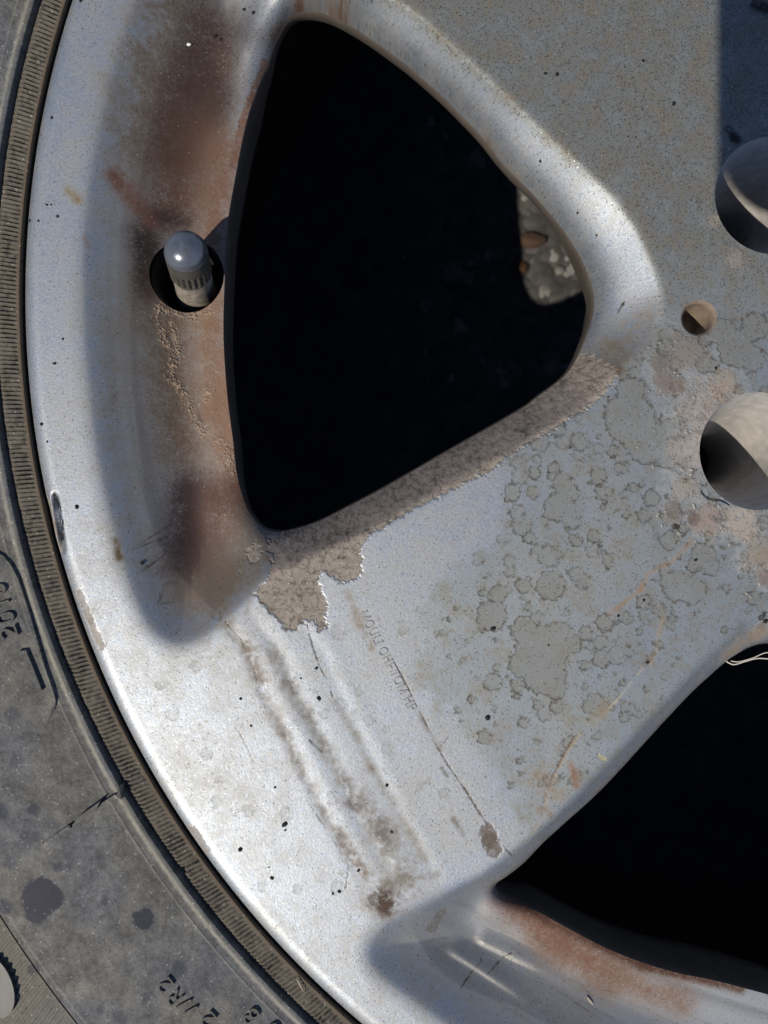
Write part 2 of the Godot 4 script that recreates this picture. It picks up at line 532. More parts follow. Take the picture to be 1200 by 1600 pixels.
func list_marks() -> void:
	var brown := Color(0.32, 0.215, 0.16)
	var dark := Color(0.16, 0.11, 0.10)
	# brake dust in the first dish
	mark(0, v2([235, 130, 215, 500, 245, 850]), 58.0, Color(0.47, 0.46, 0.43), 0.45, -60)
	mark(0, v2([290, 10, 255, 230]), 64.0, Color(0.38, 0.33, 0.28), 0.75, -60)
	mark(0, v2([335, 60, 320, 150, 290, 240]), 46.0, Color(0.25, 0.17, 0.14), 0.9, -75)
	mark(0, v2([300, 210, 275, 330]), 50.0, brown, 0.85, -75)
	mark(0, v2([345, 240, 335, 420]), 40.0, Color(0.46, 0.33, 0.255), 0.85, -80)
	mark(0, v2([232, 375, 240, 460]), 24.0, dark, 0.95, -75)
	mark(0, v2([250, 345, 285, 345]), 16.0, dark, 0.75, -75)
	mark(0, v2([262, 490, 285, 700]), 46.0, Color(0.36, 0.29, 0.23), 0.85, -75)
	mark(0, v2([330, 480, 350, 640, 378, 790]), 40.0, Color(0.52, 0.39, 0.30), 0.88, -82)
	mark(0, v2([300, 770, 298, 880]), 34.0, Color(0.14, 0.10, 0.11), 1.0, -72)
	mark(0, v2([335, 780, 332, 895]), 46.0, Color(0.38, 0.25, 0.20), 0.8, -75)
	mark(0, v2([320, 925, 400, 855]), 52.0, Color(0.47, 0.42, 0.36), 0.8, -60)
	mark(0, v2([190, 285, 232, 345]), 15.0, Color(0.42, 0.25, 0.20), 0.7, -50)
	mark(1, v2([418, 104, 398, 160, 384, 200, 370, 262]), 9.0, Color(0.45, 0.32, 0.26), 0.85, -84)
	mark(0, v2([352, 560, 364, 700]), 10.0, Color(0.58, 0.45, 0.36), 0.6, -84)
	mark(3, v2([252, 490, 258, 530, 272, 560, 268, 590, 285, 610, 298, 635]), 7.0, Color(0.74, 0.63, 0.52), 0.8, -78)
	mark(3, v2([270, 505, 280, 545, 276, 572]), 6.0, Color(0.74, 0.63, 0.52), 0.8, -78)
	mark(3, v2([300, 640, 310, 662, 318, 678]), 6.0, Color(0.74, 0.63, 0.52), 0.8, -80)
	mark(3, v2([326, 612, 326, 624]), 9.0, Color(0.74, 0.63, 0.52), 0.8, -80)
	mark(3, v2([345, 690, 362, 705, 372, 740]), 9.0, Color(0.74, 0.63, 0.52), 0.7, -83)
	mark(3, v2([255, 482, 300, 494, 330, 486]), 9.0, Color(0.74, 0.63, 0.52), 0.7, -78)
	# second dish
	mark(0, v2([690, 1490, 900, 1590]), 66.0, Color(0.47, 0.46, 0.43), 0.45, -60)
	mark(0, v2([800, 1400, 870, 1465, 950, 1515]), 36.0, Color(0.47, 0.325, 0.25), 0.85, -78)
	mark(0, v2([950, 1520, 1060, 1560]), 30.0, Color(0.48, 0.36, 0.29), 0.7, -80)
	mark(0, v2([790, 1390, 850, 1430, 1000, 1500, 1150, 1535]), 8.0, Color(0.30, 0.16, 0.09), 0.85, -85)
	for q in [[700, 1477, 728, 1497, 766, 1524, 800, 1545], [742, 1464, 765, 1476, 800, 1497, 830, 1512]]:
		mark(4, v2(q), 4.0, Color(0.86, 0.82, 0.76), 0.75, -75)  # highlights along the ridges, painted in as bright metal
	mark(1, v2([690, 1425, 676, 1452]), 9.0, Color(0.40, 0.38, 0.34), 0.6, -40)
	# dirt in the casting lines of the spoke
	mark(0, v2([352, 975, 386, 1022, 412, 1085, 445, 1150, 505, 1270, 545, 1340]), 8.8, Color(0.46, 0.41, 0.35), 0.28)
	mark(0, v2([385, 1010, 410, 1060]), 9.6, Color(0.46, 0.38, 0.31), 0.28)
	mark(2, v2([352, 972, 376, 998, 398, 1050, 406, 1085, 415, 1105]), 0.9, Color(0.28, 0.24, 0.2), 0.7)
	mark(2, v2([480, 1250, 520, 1310, 545, 1352, 540, 1390]), 0.8, Color(0.28, 0.24, 0.2), 0.6)
	mark(0, v2([422, 1010, 450, 1070, 478, 1115, 505, 1165, 540, 1225, 562, 1262]), 11.2, Color(0.44, 0.42, 0.39), 0.35)
	mark(0, v2([562, 1250, 600, 1300, 640, 1380]), 22.4, Color(0.42, 0.39, 0.35), 0.32)
	mark(0, v2([530, 1300, 560, 1350, 575, 1370]), 9.6, Color(0.42, 0.35, 0.29), 0.32)
	mark(0, v2([545, 1255, 552, 1262]), 6.4, Color(0.22, 0.18, 0.16), 0.38)
	mark(2, v2([480, 976, 488, 1008, 500, 1040, 514, 1068, 520, 1088]), 1.0, Color(0.25, 0.22, 0.2), 0.8)
	mark(2, v2([484, 1156, 496, 1168, 503, 1174]), 1.5, Color(0.22, 0.19, 0.17), 0.8)
	mark(0, v2([520, 1095, 556, 1150, 580, 1200, 610, 1248, 640, 1300, 668, 1350]), 6.4, Color(0.52, 0.48, 0.40), 0.28)
	mark(0, v2([540, 920, 565, 980, 580, 1010]), 7.2, Color(0.54, 0.47, 0.38), 0.32)
	mark(2, v2([614, 1028, 640, 1078, 655, 1108, 680, 1160, 700, 1195, 725, 1230, 750, 1270, 775, 1305, 800, 1338]), 1.2, Color(0.36, 0.31, 0.27), 0.8)
	mark(0, v2([640, 1090, 668, 1140, 688, 1170]), 4.8, Color(0.50, 0.46, 0.42), 0.28)
	mark(0, v2([596, 1404, 606, 1414]), 19.0, Color(0.30, 0.23, 0.18), 0.95)
	mark(0, v2([600, 1380, 680, 1365]), 7.0, Color(0.5, 0.46, 0.4), 0.34)
	mark(1, v2([762, 1298, 766, 1312, 772, 1328]), 12.0, Color(0.42, 0.37, 0.33), 0.8)
	mark(0, v2([708, 1280, 724, 1304]), 4.0, Color(0.42, 0.38, 0.34), 0.50)
	mark(0, v2([690, 1200, 698, 1212]), 3.0, Color(0.3, 0.28, 0.26), 0.50)
	mark(2, v2([690, 1165, 702, 1150]), 0.8, Color(0.4, 0.36, 0.32), 0.6)
	mark(2, v2([373, 1142, 388, 1170, 396, 1190]), 0.8, Color(0.4, 0.36, 0.32), 0.6)
	# rust streaks and tan crust by the holes; darker tone along the bevels
	var tan := Color(0.66, 0.55, 0.45)
	mark(0, v2([1080, 846, 1052, 875, 1012, 896, 1000, 922, 975, 941, 950, 960]), 3.6, Color(0.60, 0.50, 0.41), 0.7)
	mark(0, v2([1036, 965, 1026, 1010, 1016, 1036]), 4.0, Color(0.62, 0.54, 0.44), 0.6)
	mark(1, v2([1022, 1020, 1012, 1032, 1006, 1040]), 4.0, Color(0.45, 0.42, 0.38), 0.7)
	mark(2, v2([1004, 1044, 985, 1066, 960, 1098, 930, 1126]), 2.0, Color(0.78, 0.72, 0.62), 0.8)
	mark(0, v2([945, 1105, 925, 1128]), 10.0, Color(0.58, 0.54, 0.47), 0.7)
	mark(2, v2([898, 1150, 880, 1180, 864, 1212, 850, 1246]), 1.3, Color(0.45, 0.34, 0.26), 0.8)
	mark(2, v2([904, 1148, 884, 1180, 868, 1212, 852, 1250, 850, 1272, 822, 1318]), 2.2, Color(0.70, 0.62, 0.52), 0.6)
	mark(0, v2([842, 1215, 868, 1240]), 16.0, Color(0.60, 0.53, 0.46), 0.5)
	mark(0, v2([892, 1196, 902, 1228]), 6.0, Color(0.58, 0.44, 0.34), 0.8)
	mark(0, v2([848, 1268, 856, 1274]), 8.0, Color(0.55, 0.45, 0.36), 0.8)
	mark(1, v2([938, 1183, 944, 1185]), 3.5, Color(0.72, 0.68, 0.45), 0.8)
	for m in [[1075, 545, 34, 0.55, 0.46, 0.39], [1045, 600, 26, 0.50, 0.38, 0.30], [1132, 600, 25, 0.70, 0.57, 0.44], [1098, 640, 42, 0.68, 0.60, 0.53], [1082, 705, 36, 0.74, 0.66, 0.60], [1074, 760, 24, 0.70, 0.60, 0.50],
		[1050, 800, 20, 0.48, 0.36, 0.27], [1105, 815, 28, 0.70, 0.54, 0.43], [1160, 812, 36, 0.76, 0.66, 0.55], [1190, 862, 30, 0.68, 0.56, 0.43], [1118, 345, 13, 0.68, 0.60, 0.52], [1150, 402, 17, 0.64, 0.56, 0.49],
		[1082, 810, 12, 0.40, 0.32, 0.26], [1030, 560, 18, 0.42, 0.37, 0.32], [1195, 905, 14, 0.55, 0.42, 0.34], [1196, 985, 12, 0.4, 0.36, 0.33]]:
		mark(5, [Vector2(m[0], m[1])], m[2] * 1.05, Color(m[3], m[4], m[5]).lerp(Color(m[4], m[4], m[4]), 0.3), 0.85)
	mark(1, [Vector2(1057, 822)], 5.5, Color(0.18, 0.14, 0.12), 0.9)
	mark(0, v2([1138, 203, 1146, 214, 1152, 218]), 6.0, Color(0.08, 0.08, 0.09), 1.0)
	mark(1, v2([1190, 966, 1196, 960]), 4.0, Color(0.12, 0.11, 0.11), 0.9)
	mark(0, v2([1180, 8, 1200, 14]), 8.0, Color(0.10, 0.10, 0.11), 0.9)
	mark(0, v2([950, 570, 968, 578]), 9.0, Color(0.33, 0.27, 0.22), 0.85)
	mark(0, v2([1000, 505, 960, 545, 920, 575]), 26.0, Color(0.50, 0.46, 0.40), 0.6, -20)
	mark(2, v2([985, 462, 977, 478]), 1.6, Color(0.12, 0.1, 0.1), 0.9)
	mark(0, v2([640, 118, 760, 225, 860, 345, 915, 430]), 6.0, Color(0.42, 0.38, 0.32), 0.6, -82)
	mark(0, v2([430, 62, 470, 20, 540, 36]), 8.0, Color(0.40, 0.30, 0.23), 0.8, -84)
	mark(0, v2([1110, 1058, 1030, 1132, 935, 1236, 860, 1310, 780, 1372]), 15.0, Color(0.43, 0.40, 0.36), 0.85, -68)  # grey-brown dirt, extended along the bevel as painted shade
	mark(0, v2([1180, 985, 1130, 1020]), 16.0, Color(0.60, 0.54, 0.47), 0.7, -50)
	# dirt on the lip, and the gouge with its shade painted in
	mark(0, v2([180, 845, 186, 870]), 6.0, Color(0.34, 0.28, 0.19), 0.85)
	mark(1, v2([122, 926, 140, 970, 158, 1010]), 6.0, Color(0.58, 0.53, 0.47), 0.6)
	mark(1, v2([300, 1300, 318, 1330]), 9.0, Color(0.58, 0.54, 0.50), 0.6)
	mark(0, v2([106, 296, 122, 312]), 7.0, Color(0.52, 0.46, 0.34), 0.6)
	mark(0, v2([132, 370, 136, 384]), 4.0, Color(0.42, 0.33, 0.26), 0.6)
	mark(0, v2([180, 545, 182, 700]), 14.0, Color(0.45, 0.44, 0.42), 0.4, -40)
	mark(1, v2([72, 782, 82, 820, 90, 856]), 6.0, Color(0.62, 0.57, 0.52), 0.7)
	mark(2, v2([83, 772, 92, 792, 97, 818, 96, 842]), 2.6, Color(0.14, 0.13, 0.15), 0.95)  # crevice of the gouge, its shade put into the colour
	mark(0, v2([380, 20, 420, 30]), 20.0, Color(0.34, 0.33, 0.33), 0.35)
	var rng := RandomNumberGenerator.new()
	rng.seed = 77
	for i in 16:                                            # wiping scratches that fan out of the dark corner
		var a := deg_to_rad(rng.randf_range(100.0, 165.0))
		var c := Vector2(300 + rng.randf_range(-12, 8), 800 + rng.randf_range(-20, 60))
		var d := Vector2(cos(a), sin(a))
		mark(2, [c + d * rng.randf_range(20, 35), c + d * rng.randf_range(60, 105) + Vector2(0, 6)], 0.7, Color(0.22, 0.18, 0.15), rng.randf_range(0.3, 0.65), -68)
	for i in 26:                                            # and along the dishes
		var a0 := rng.randf_range(-14.0, 16.0) if i < 16 else rng.randf_range(52.0, 70.0)
		var r0 := rng.randf_range(1230, 1330)
		mark(2, [polar(r0, a0), polar(r0 - rng.randf_range(-4, 8), a0 + 1.2), polar(r0 - rng.randf_range(-4, 12), a0 + rng.randf_range(2.0, 4.0))], 0.6, Color(0.25, 0.22, 0.2), rng.randf_range(0.2, 0.5), -55)
	mark(2, v2([692, 1548, 752, 1497]), 0.9, Color(0.2, 0.18, 0.16), 0.8, -65)
	mark(2, v2([760, 1515, 800, 1490]), 0.8, Color(0.22, 0.2, 0.18), 0.6, -65)
	# water blotches
	var big := [Vector3(985, 655, 40), Vector3(1010, 690, 34), Vector3(965, 640, 20), Vector3(1042, 708, 24), Vector3(985, 612, 22), Vector3(1050, 670, 16), Vector3(875, 792, 24), Vector3(880, 756, 17), Vector3(893, 812, 15),
		Vector3(892, 770, 14), Vector3(858, 870, 17), Vector3(860, 915, 23), Vector3(845, 1018, 42), Vector3(850, 1052, 34), Vector3(873, 995, 24), Vector3(893, 1006, 17), Vector3(915, 990, 12), Vector3(820, 985, 22)]
	big.append_array([Vector3(868, 1074, 18), Vector3(815, 1040, 20), Vector3(945, 973, 14), Vector3(938, 1004, 12), Vector3(940, 1030, 14), Vector3(963, 1024, 15), Vector3(1060, 916, 24), Vector3(1082, 922, 22), Vector3(1040, 905, 12),
		Vector3(1098, 868, 20), Vector3(1110, 885, 14), Vector3(1085, 882, 12), Vector3(768, 962, 24), Vector3(778, 928, 14), Vector3(1018, 778, 13), Vector3(1007, 806, 11), Vector3(843, 690, 16), Vector3(905, 690, 14)])
	big.append_array([Vector3(870, 668, 14), Vector3(800, 770, 14), Vector3(812, 745, 12), Vector3(815, 820, 16), Vector3(808, 800, 12), Vector3(797, 878, 10), Vector3(818, 915, 11), Vector3(950, 880, 8), Vector3(1130, 805, 9),
		Vector3(1045, 845, 14), Vector3(1040, 890, 10), Vector3(1006, 940, 12), Vector3(930, 1100, 17), Vector3(770, 1065, 14), Vector3(935, 745, 14), Vector3(940, 770, 10), Vector3(1100, 570, 14), Vector3(1040, 545, 13)])
	big.append_array([Vector3(1150, 545, 28), Vector3(1130, 520, 22), Vector3(1175, 560, 20), Vector3(1180, 510, 22), Vector3(850, 1115, 12), Vector3(978, 1105, 10), Vector3(990, 1108, 8)])
	for b in big:
		blot(b.x, b.y, b.z, rng.randf_range(0.6, 1.0))
	for b in [Vector3(340, 935, 13), Vector3(352, 915, 10), Vector3(270, 925, 17), Vector3(345, 958, 8)]:
		blot(b.x, b.y, b.z, 0.6, -45)
	for i in 1500:                                          # many small ones over the hub end of the spoke
		var p := Vector2(rng.randf_range(640, 1500), rng.randf_range(500, 1250))
		if hub_side(p.x, p.y) < 0.7 or zone(p.x, p.y).x > -6.0:
			continue
		if rng.randf() < 0.55:
			blot(p.x, p.y, 2.5 + 9.0 * pow(rng.randf(), 2.2), rng.randf_range(0.4, 1.0))
	for i in 60:
		var p := Vector2(rng.randf_range(100, 700), rng.randf_range(950, 1500))
		if zone(p.x, p.y).x < -10.0:
			blot(p.x, p.y, rng.randf_range(4, 11), 0.22)


func paint_row(j: int) -> void:
	var w: int = job.w
	var x0: float = job.x
	var step: float = job.step
	var v: float = job.y + (j + 0.5) * step
	var fine := step < 2.5
	var alb := PackedByteArray()
	var orm := PackedByteArray()
	var bump := PackedFloat32Array()
	alb.resize(w * 3)
	orm.resize(w * 3)
	bump.resize(w)
	var rng := RandomNumberGenerator.new()
	rng.seed = 1000 + j
	var cell := Vector2i(-999, -999)
	var ms := []
	var bs := []
	for i in w:
		var u := x0 + (i + 0.5) * step
		var d := Vector2(u - HUB.x, v - HUB.y)
		var r := d.length()
		var white := rng.randf()
		var white2 := rng.randf()
		if r > 1512.0:
			continue
		var z := zone(u, v)
		if z.y < -14.0:
			continue
		var key := Vector2i(floori(u / 48.0), floori(v / 48.0))
		if key != cell:
			cell = key
			ms = mark_cells.get(key, [])
			bs = blot_cells.get(key, [])
		var wide := n_wide.get_noise_2d(u, v)
		var mid := n_mid.get_noise_2d(u, v)
		var small := n_fine.get_noise_2d(u, v)
		var grain := n_grain.get_noise_2d(u, v)
		var hub := hub_side(u, v) * smoothstep(22.0, 2.0, z.x + 6.0 * small) if r < 1200.0 else 0.0
		var dish := smoothstep(2.0, 60.0, z.x) * smoothstep(1000.0, 1120.0, r)
		# clean silver paint with its flake
		var fl := 0.10 * (white - 0.5) + 0.03 * grain
		var c := Color(0.64 + fl + 0.05 * (white2 - 0.5), 0.67 + fl, 0.705 + fl - 0.06 * (white2 - 0.5))
		var rough := 0.5
		var metal := 0.78
		var b := 0.03 * grain + 0.03 * small + 0.09 * (white - 0.5)
		# a thin film of road dirt
		var film := clampf(0.35 + 0.5 * wide + 0.55 * mid + 0.3 * small, 0.0, 1.0)
		var k := 0.30 * film * (1.0 - hub)
		c = c.lerp(Color(0.60, 0.57, 0.50), k)
		metal -= 0.45 * k
		rough += 0.25 * k
		if hub > 0.0:
			k = hub * (0.55 + 0.2 * mid)
			c = c.lerp(Color(0.535 + 0.05 * wide, 0.56 + 0.03 * wide, 0.555), k)
			metal = lerpf(metal, 0.55, k)
			rough = lerpf(rough, 0.56, k)
			var upper_dark := smoothstep(620.0, 330.0, v) * smoothstep(1150.0, 1000.0, r) * (1.0 if z.x < 0.0 else smoothstep(16.0, 0.0, z.x))  # darker, matter paint towards the upper hub
			if upper_dark > 0.0:
				k = upper_dark * clampf(0.75 + 0.3 * mid + 0.2 * small, 0.0, 1.0)
				c = c.lerp(Color(0.41, 0.415, 0.40), k)
				metal = lerpf(metal, 0.35, k)
				rough = lerpf(rough, 0.7, k)
			c = c.lerp(Color(0.55, 0.50, 0.43), hub * clampf(0.5 * mid + 0.35 * small, 0.0, 0.35))
		if dish > 0.0:
			k = dish * 0.7
			c = c.lerp(Color(0.61, 0.63, 0.645), k)
			metal = lerpf(metal, 0.6, k)
			rough = lerpf(rough, 0.54, k)
			var streak := n_mid.get_noise_2d(r * 1.3, 30.0 * atan2(d.y, -d.x))
			c = c.darkened(clampf(dish * streak * 0.22, 0.0, 0.3))
		# water blotches: duller inside, a dark dried rim
		if bs.size():
			var nearest := 99.0
			var strong := 0.0
			for q in bs:
				var e: float = Vector2(u - q.x + 5.0 * small + 1.6 * grain, v - q.y + 4.0 * n_fine.get_noise_2d(v, u)).length() - q.z
				if e < nearest:
					nearest = e
					strong = q.w
			if nearest < 3.0:
				var inner := smoothstep(1.2, -1.2, nearest) * strong
				c = c.lerp(Color(0.47, 0.475, 0.455), 0.58 * inner)
				metal = lerpf(metal, 0.4, 0.6 * inner)
				rough = lerpf(rough, 0.68, 0.6 * inner)
				var rim := bell(nearest + 0.4, 1.5) * strong
				c = c.lerp(Color(0.30, 0.29, 0.265), 0.82 * rim * clampf(0.8 + small * 1.2, 0.1, 1.0))
				b += 0.2 * rim - 0.2 * inner
		# listed marks
		for n in ms:
			var m: Array = marks[n]
			var a: Vector2 = m[1]
			var e: Vector2 = m[2] - a
			var q := Vector2(u, v) - a
			var t := clampf(q.dot(e) / maxf(e.length_squared(), 1e-4), 0.0, 1.0)
			var dist := (q - e * t).length()
			var width: float = m[3]
			if dist > width * 2.2 + 6.0:
				continue
			var mc: Color = m[4]
			match m[0]:
				0:
					var wob := dist + (2.5 * small if width < 7.0 else 0.0)
					k = exp(-wob * wob / (width * width)) * m[5]
					k = clampf(k * (1.0 + (0.9 - 0.6 * dish) * mid + (0.7 - 0.45 * dish) * small + 0.3 * grain) + 0.28 * k * (white - 0.5), 0.0, 0.97)
					c = c.lerp(mc, k)
					metal = lerpf(metal, 0.12, k)
					rough = lerpf(rough, 0.75, k)
				1:
					k = smoothstep(1.5, -1.5, dist - width + 3.5 * small + 1.5 * grain) * m[5]
					c = c.lerp(mc, k * clampf(0.9 + 0.5 * small, 0.4, 1.0))
					metal = lerpf(metal, 0.2, k)
					rough = lerpf(rough, 0.75, k)
					b -= 0.5 * k
				2:
					k = smoothstep(width + 0.8, width - 0.6, dist + 1.8 * small + 0.5 * grain) * m[5] * clampf(0.75 + 1.4 * mid + 0.8 * small, 0.0, 1.0)
					c = c.lerp(mc, k)
					metal = lerpf(metal, 0.2, k)
					b -= 0.35 * k
				5:
					k = exp(-dist * dist / (width * width)) * m[5]
					k = exp(-pow(dist / width + 0.9 * mid + 0.5 * small, 2.0)) * m[5] if dist > width * 0.15 else k
					var crust := smoothstep(0.32, 0.62, k + 0.45 * small + 0.35 * mid + 0.12 * grain)
					c = c.lerp(mc, (0.22 + 0.55 * crust) * k)
					c = c.lerp(Color(0.36, 0.28, 0.22), 0.45 * bell(crust - 0.4, 0.22) * k)
					metal = lerpf(metal, 0.15, k)
					rough = lerpf(rough, 0.75, k)
					b += 0.7 * crust
				4:
					k = exp(-dist * dist / (width * width)) * m[5] * clampf(0.6 + 1.4 * small + 1.2 * grain, 0.0, 1.0)
					c = c.lerp(mc, k)
					metal = lerpf(metal, 0.9, k)
					rough = lerpf(rough, 0.36, k)
				3:
					k = smoothstep(3.0, -2.0, dist - width + 6.0 * small) * m[5]
					k *= smoothstep(-0.15, 0.45, 0.9 * grain + 1.1 * small)
					c = c.lerp(mc, 0.9 * k)
					metal = lerpf(metal, 0.1, k)
					rough = lerpf(rough, 0.7, k)
					b += 2.4 * k
		# paint flaked off: bare, corroded metal
		if fine and chipped(u, v):
			var bare := Color(0.575, 0.545, 0.505)
			if z.x > 0.0:
				bare = Color(0.60, 0.555, 0.52)
			bare = bare.lerp(Color(0.50, 0.48, 0.43), clampf(0.5 * mid + 0.2, 0.0, 0.7))
			var crack := n_crack.get_noise_2d(u + 6.0 * small, v)
			bare = bare.darkened(clampf(0.22 * small + 0.12 * grain, 0.0, 0.4))
			bare = bare.lerp(Color(0.33, 0.31, 0.28), 0.30 * smoothstep(0.25, 0.6, mid * 0.8 + small * 0.7))
			bare = bare.darkened(0.3 * smoothstep(-0.93, -1.0, crack))
			bare = bare.lightened(clampf(-0.3 * small - 0.1, 0.0, 0.2))
			c = bare
			metal = 0.18
			rough = 0.8
			b = -1.0 + 0.12 * grain + 0.25 * small + 0.25 * (white - 0.5)
		# dark grit ground into the paint and a few glints
		var speck := n_speck.get_noise_2d(u, v)
		var pepper := 0.003 + 0.07 * hub * smoothstep(620.0, 300.0, v) + 0.05 * smoothstep(150.0, 20.0, v) * smoothstep(340.0, 380.0, u) * smoothstep(470.0, 430.0, u) + 0.016 * film * film + 0.012 * hub
		if white < pepper:
			c = c.darkened(0.25 + 0.4 * white2)
			metal *= 0.7
		if speck < -0.972 - 0.03 * mid and wide > -0.25 and white2 < 0.92:
			c = c.darkened(0.6)
			metal *= 0.5
		if white > 0.9975 + 0.0014 * dish:
			c = c.lightened(0.55)
			rough = 0.3
		var o := i * 3
		alb[o] = clampi(int(c.r * 255.0), 0, 255)
		alb[o + 1] = clampi(int(c.g * 255.0), 0, 255)
		alb[o + 2] = clampi(int(c.b * 255.0), 0, 255)
		orm[o] = 255
		orm[o + 1] = clampi(int(rough * 255.0), 0, 255)
		orm[o + 2] = clampi(int(metal * 255.0), 0, 255)
		bump[i] = b
	rows_a[j] = alb
	rows_b[j] = orm
	rows_c[j] = bump


func painted(f: Callable, x: float, y: float, w: int, h: int, step: float) -> StandardMaterial3D:
	job = {"x": x, "y": y, "w": w, "step": step}
	rows_a = []
	rows_b = []
	rows_c = []
	rows_a.resize(h)
	rows_b.resize(h)
	rows_c.resize(h)
	together(f, h)
	var a := PackedByteArray()
	var o := PackedByteArray()
	var b := PackedByteArray()
	for j in h:
		a.append_array(rows_a[j])
		o.append_array(rows_b[j])
		b.append_array(rows_c[j].to_byte_array())
	var m := StandardMaterial3D.new()
	m.albedo_texture = ImageTexture.create_from_image(Image.create_from_data(w, h, false, Image.FORMAT_RGB8, a))
	var orm := ImageTexture.create_from_image(Image.create_from_data(w, h, false, Image.FORMAT_RGB8, o))
	m.roughness = 1.0
	m.roughness_texture = orm
	m.roughness_texture_channel = BaseMaterial3D.TEXTURE_CHANNEL_GREEN
	m.metallic = 1.0
	m.metallic_texture = orm
	m.metallic_texture_channel = BaseMaterial3D.TEXTURE_CHANNEL_BLUE
	m.heightmap_enabled = true
	m.heightmap_texture = ImageTexture.create_from_image(Image.create_from_data(w, h, false, Image.FORMAT_RF, b))
	m.heightmap_scale = U * 100.0
	m.texture_repeat = false
	return m


func plain(c: Color, rough: float, metal: float, scale := 0.0, amount := 0.25) -> StandardMaterial3D:   # a colour broken up by noise
	var m := StandardMaterial3D.new()
	m.albedo_color = c
	m.roughness = rough
	m.metallic = metal
	if scale > 0.0:
		var n := FastNoiseLite.new()
		n.seed = int(scale * 10.0) + 3
		n.frequency = 0.02
		n.fractal_octaves = 5
		var t := NoiseTexture2D.new()
		t.width = 256
		t.height = 256
		t.seamless = true
		t.noise = n
		var ramp := Gradient.new()
		ramp.set_color(0, Color(1.0 - amount * 2.0, 1.0 - amount * 2.0, 1.0 - amount * 2.0))
		ramp.set_color(1, Color.WHITE)
		t.color_ramp = ramp
		m.albedo_texture = t
		m.uv1_triplanar = true
		m.uv1_scale = Vector3.ONE * scale
	return m


# ---------------------------------------------------------------- meshes by rows
func sheet(rows: Array, closed: bool, with_uv := Rect2()) -> ArrayMesh:   # rows of plan points with heights (Vector3 u, v, h), joined row to row
	var vs := PackedVector3Array()
	var uvs := PackedVector2Array()
	var index := PackedInt32Array()
	var n: int = rows[0].size()
	for row in rows:
		for p in row:
			vs.append(l3(p.x, p.y, p.z))
			if with_uv.has_area():
				uvs.append((Vector2(p.x, p.y) - with_uv.position) / with_uv.size)
	for j in rows.size() - 1:
		for i in (n if closed else n - 1):
			var a := j * n + i
			var b := j * n + (i + 1) % n
			index.append_array([a, b, b + n, a, b + n, a + n])
	var ns := PackedVector3Array()
	ns.resize(vs.size())
	for k in range(0, index.size(), 3):
		var f := (vs[index[k + 2]] - vs[index[k]]).cross(vs[index[k + 1]] - vs[index[k]])
		ns[index[k]] += f
		ns[index[k + 1]] += f
		ns[index[k + 2]] += f
	for k in ns.size():
		ns[k] = ns[k].normalized()
	var arr := []
	arr.resize(Mesh.ARRAY_MAX)
	arr[Mesh.ARRAY_VERTEX] = vs
	arr[Mesh.ARRAY_NORMAL] = ns
	if with_uv.has_area():
		arr[Mesh.ARRAY_TEX_UV] = uvs
	arr[Mesh.ARRAY_INDEX] = index
	var m := ArrayMesh.new()
	m.add_surface_from_arrays(Mesh.PRIMITIVE_TRIANGLES, arr)
	return m


func lathe(c: Vector2, profile: Array, n: int) -> ArrayMesh:   # profile of (radius, h)
	var rows := []
	for p in profile:
		var row := []
		for i in n:
			var a := TAU * i / n
			row.append(Vector3(c.x + p.x * cos(a), c.y + p.x * sin(a), p.y))
		rows.append(row)
	return sheet(rows, true)


func opening_wall(poly: PackedVector2Array, turn: float) -> ArrayMesh:
	var n := poly.size()
	var ccw := 0.0
	for i in n:
		ccw += poly[i].cross(poly[(i + 1) % n])
	var side := -1.0 if ccw > 0.0 else 1.0                  # towards the metal
	var steps := [[0.0, 1.0, 0.0], [-2.0, -2.0, 0.0], [-3.0, -7.0, 0.0], [-3.0, -13.0, 0.0], [0.0, -15.0, 0.6], [8.0, -18.0, 1.0], [46.0, -27.0, 1.0], [120.0, -33.0, 1.0]]
	var rows := []
	for s in steps:
		var row := []
		for i in n:
			var p := poly[i]
			var tangent := (poly[(i + 1) % n] - poly[(i - 1 + n) % n]).normalized()
			var out := Vector2(tangent.y, -tangent.x) * side * -1.0
			var r := p.distance_to(HUB)
			var at_turn := sector_turn(p.x, p.y)
			var drop := 20.0 + 105.0 * smoothstep(1080.0, 1160.0, r) * smoothstep(21.0, 13.0, absf(at_turn)) + 50.0 * smoothstep(700.0, 600.0, r)
			var q: Vector2 = p + out * s[0]
			if turn:
				q = (q - HUB).rotated(deg_to_rad(-turn)) + HUB
			row.append(Vector3(q.x, q.y, s[1] - drop * s[2] - lerpf(85.0, 66.0, dish_share(r, at_turn))))
		rows.append(row)
	return sheet(rows, true)


# ---------------------------------------------------------------- tyre
func side_height(r: float) -> float:
	if r < 1503.5:
		return -45.0
	if r < 1511.0:
		return lerpf(-45.0, -3.0, smoothstep(1503.5, 1506.5, r))
	if r < 1544.0:
		return -5.5
	if r < 1549.0:
		return -10.0
	if r < 1552.0:
		return lerpf(-10.0, 0.5, (r - 1549.0) / 3.0)
	var h := 0.5 + 14.0 * (1.0 - pow((1760.0 - r) / 208.0, 2.0)) if r < 1760.0 else 14.5 - 0.00055 * (r - 1760.0) * (r - 1760.0)
	h -= 5.0 * smoothstep(1557.0, 1568.0, r)
	h += 1.0 * bell(r - 1577.0, 1.3) + 0.8 * bell(r - 1800.0, 1.5)
	return h


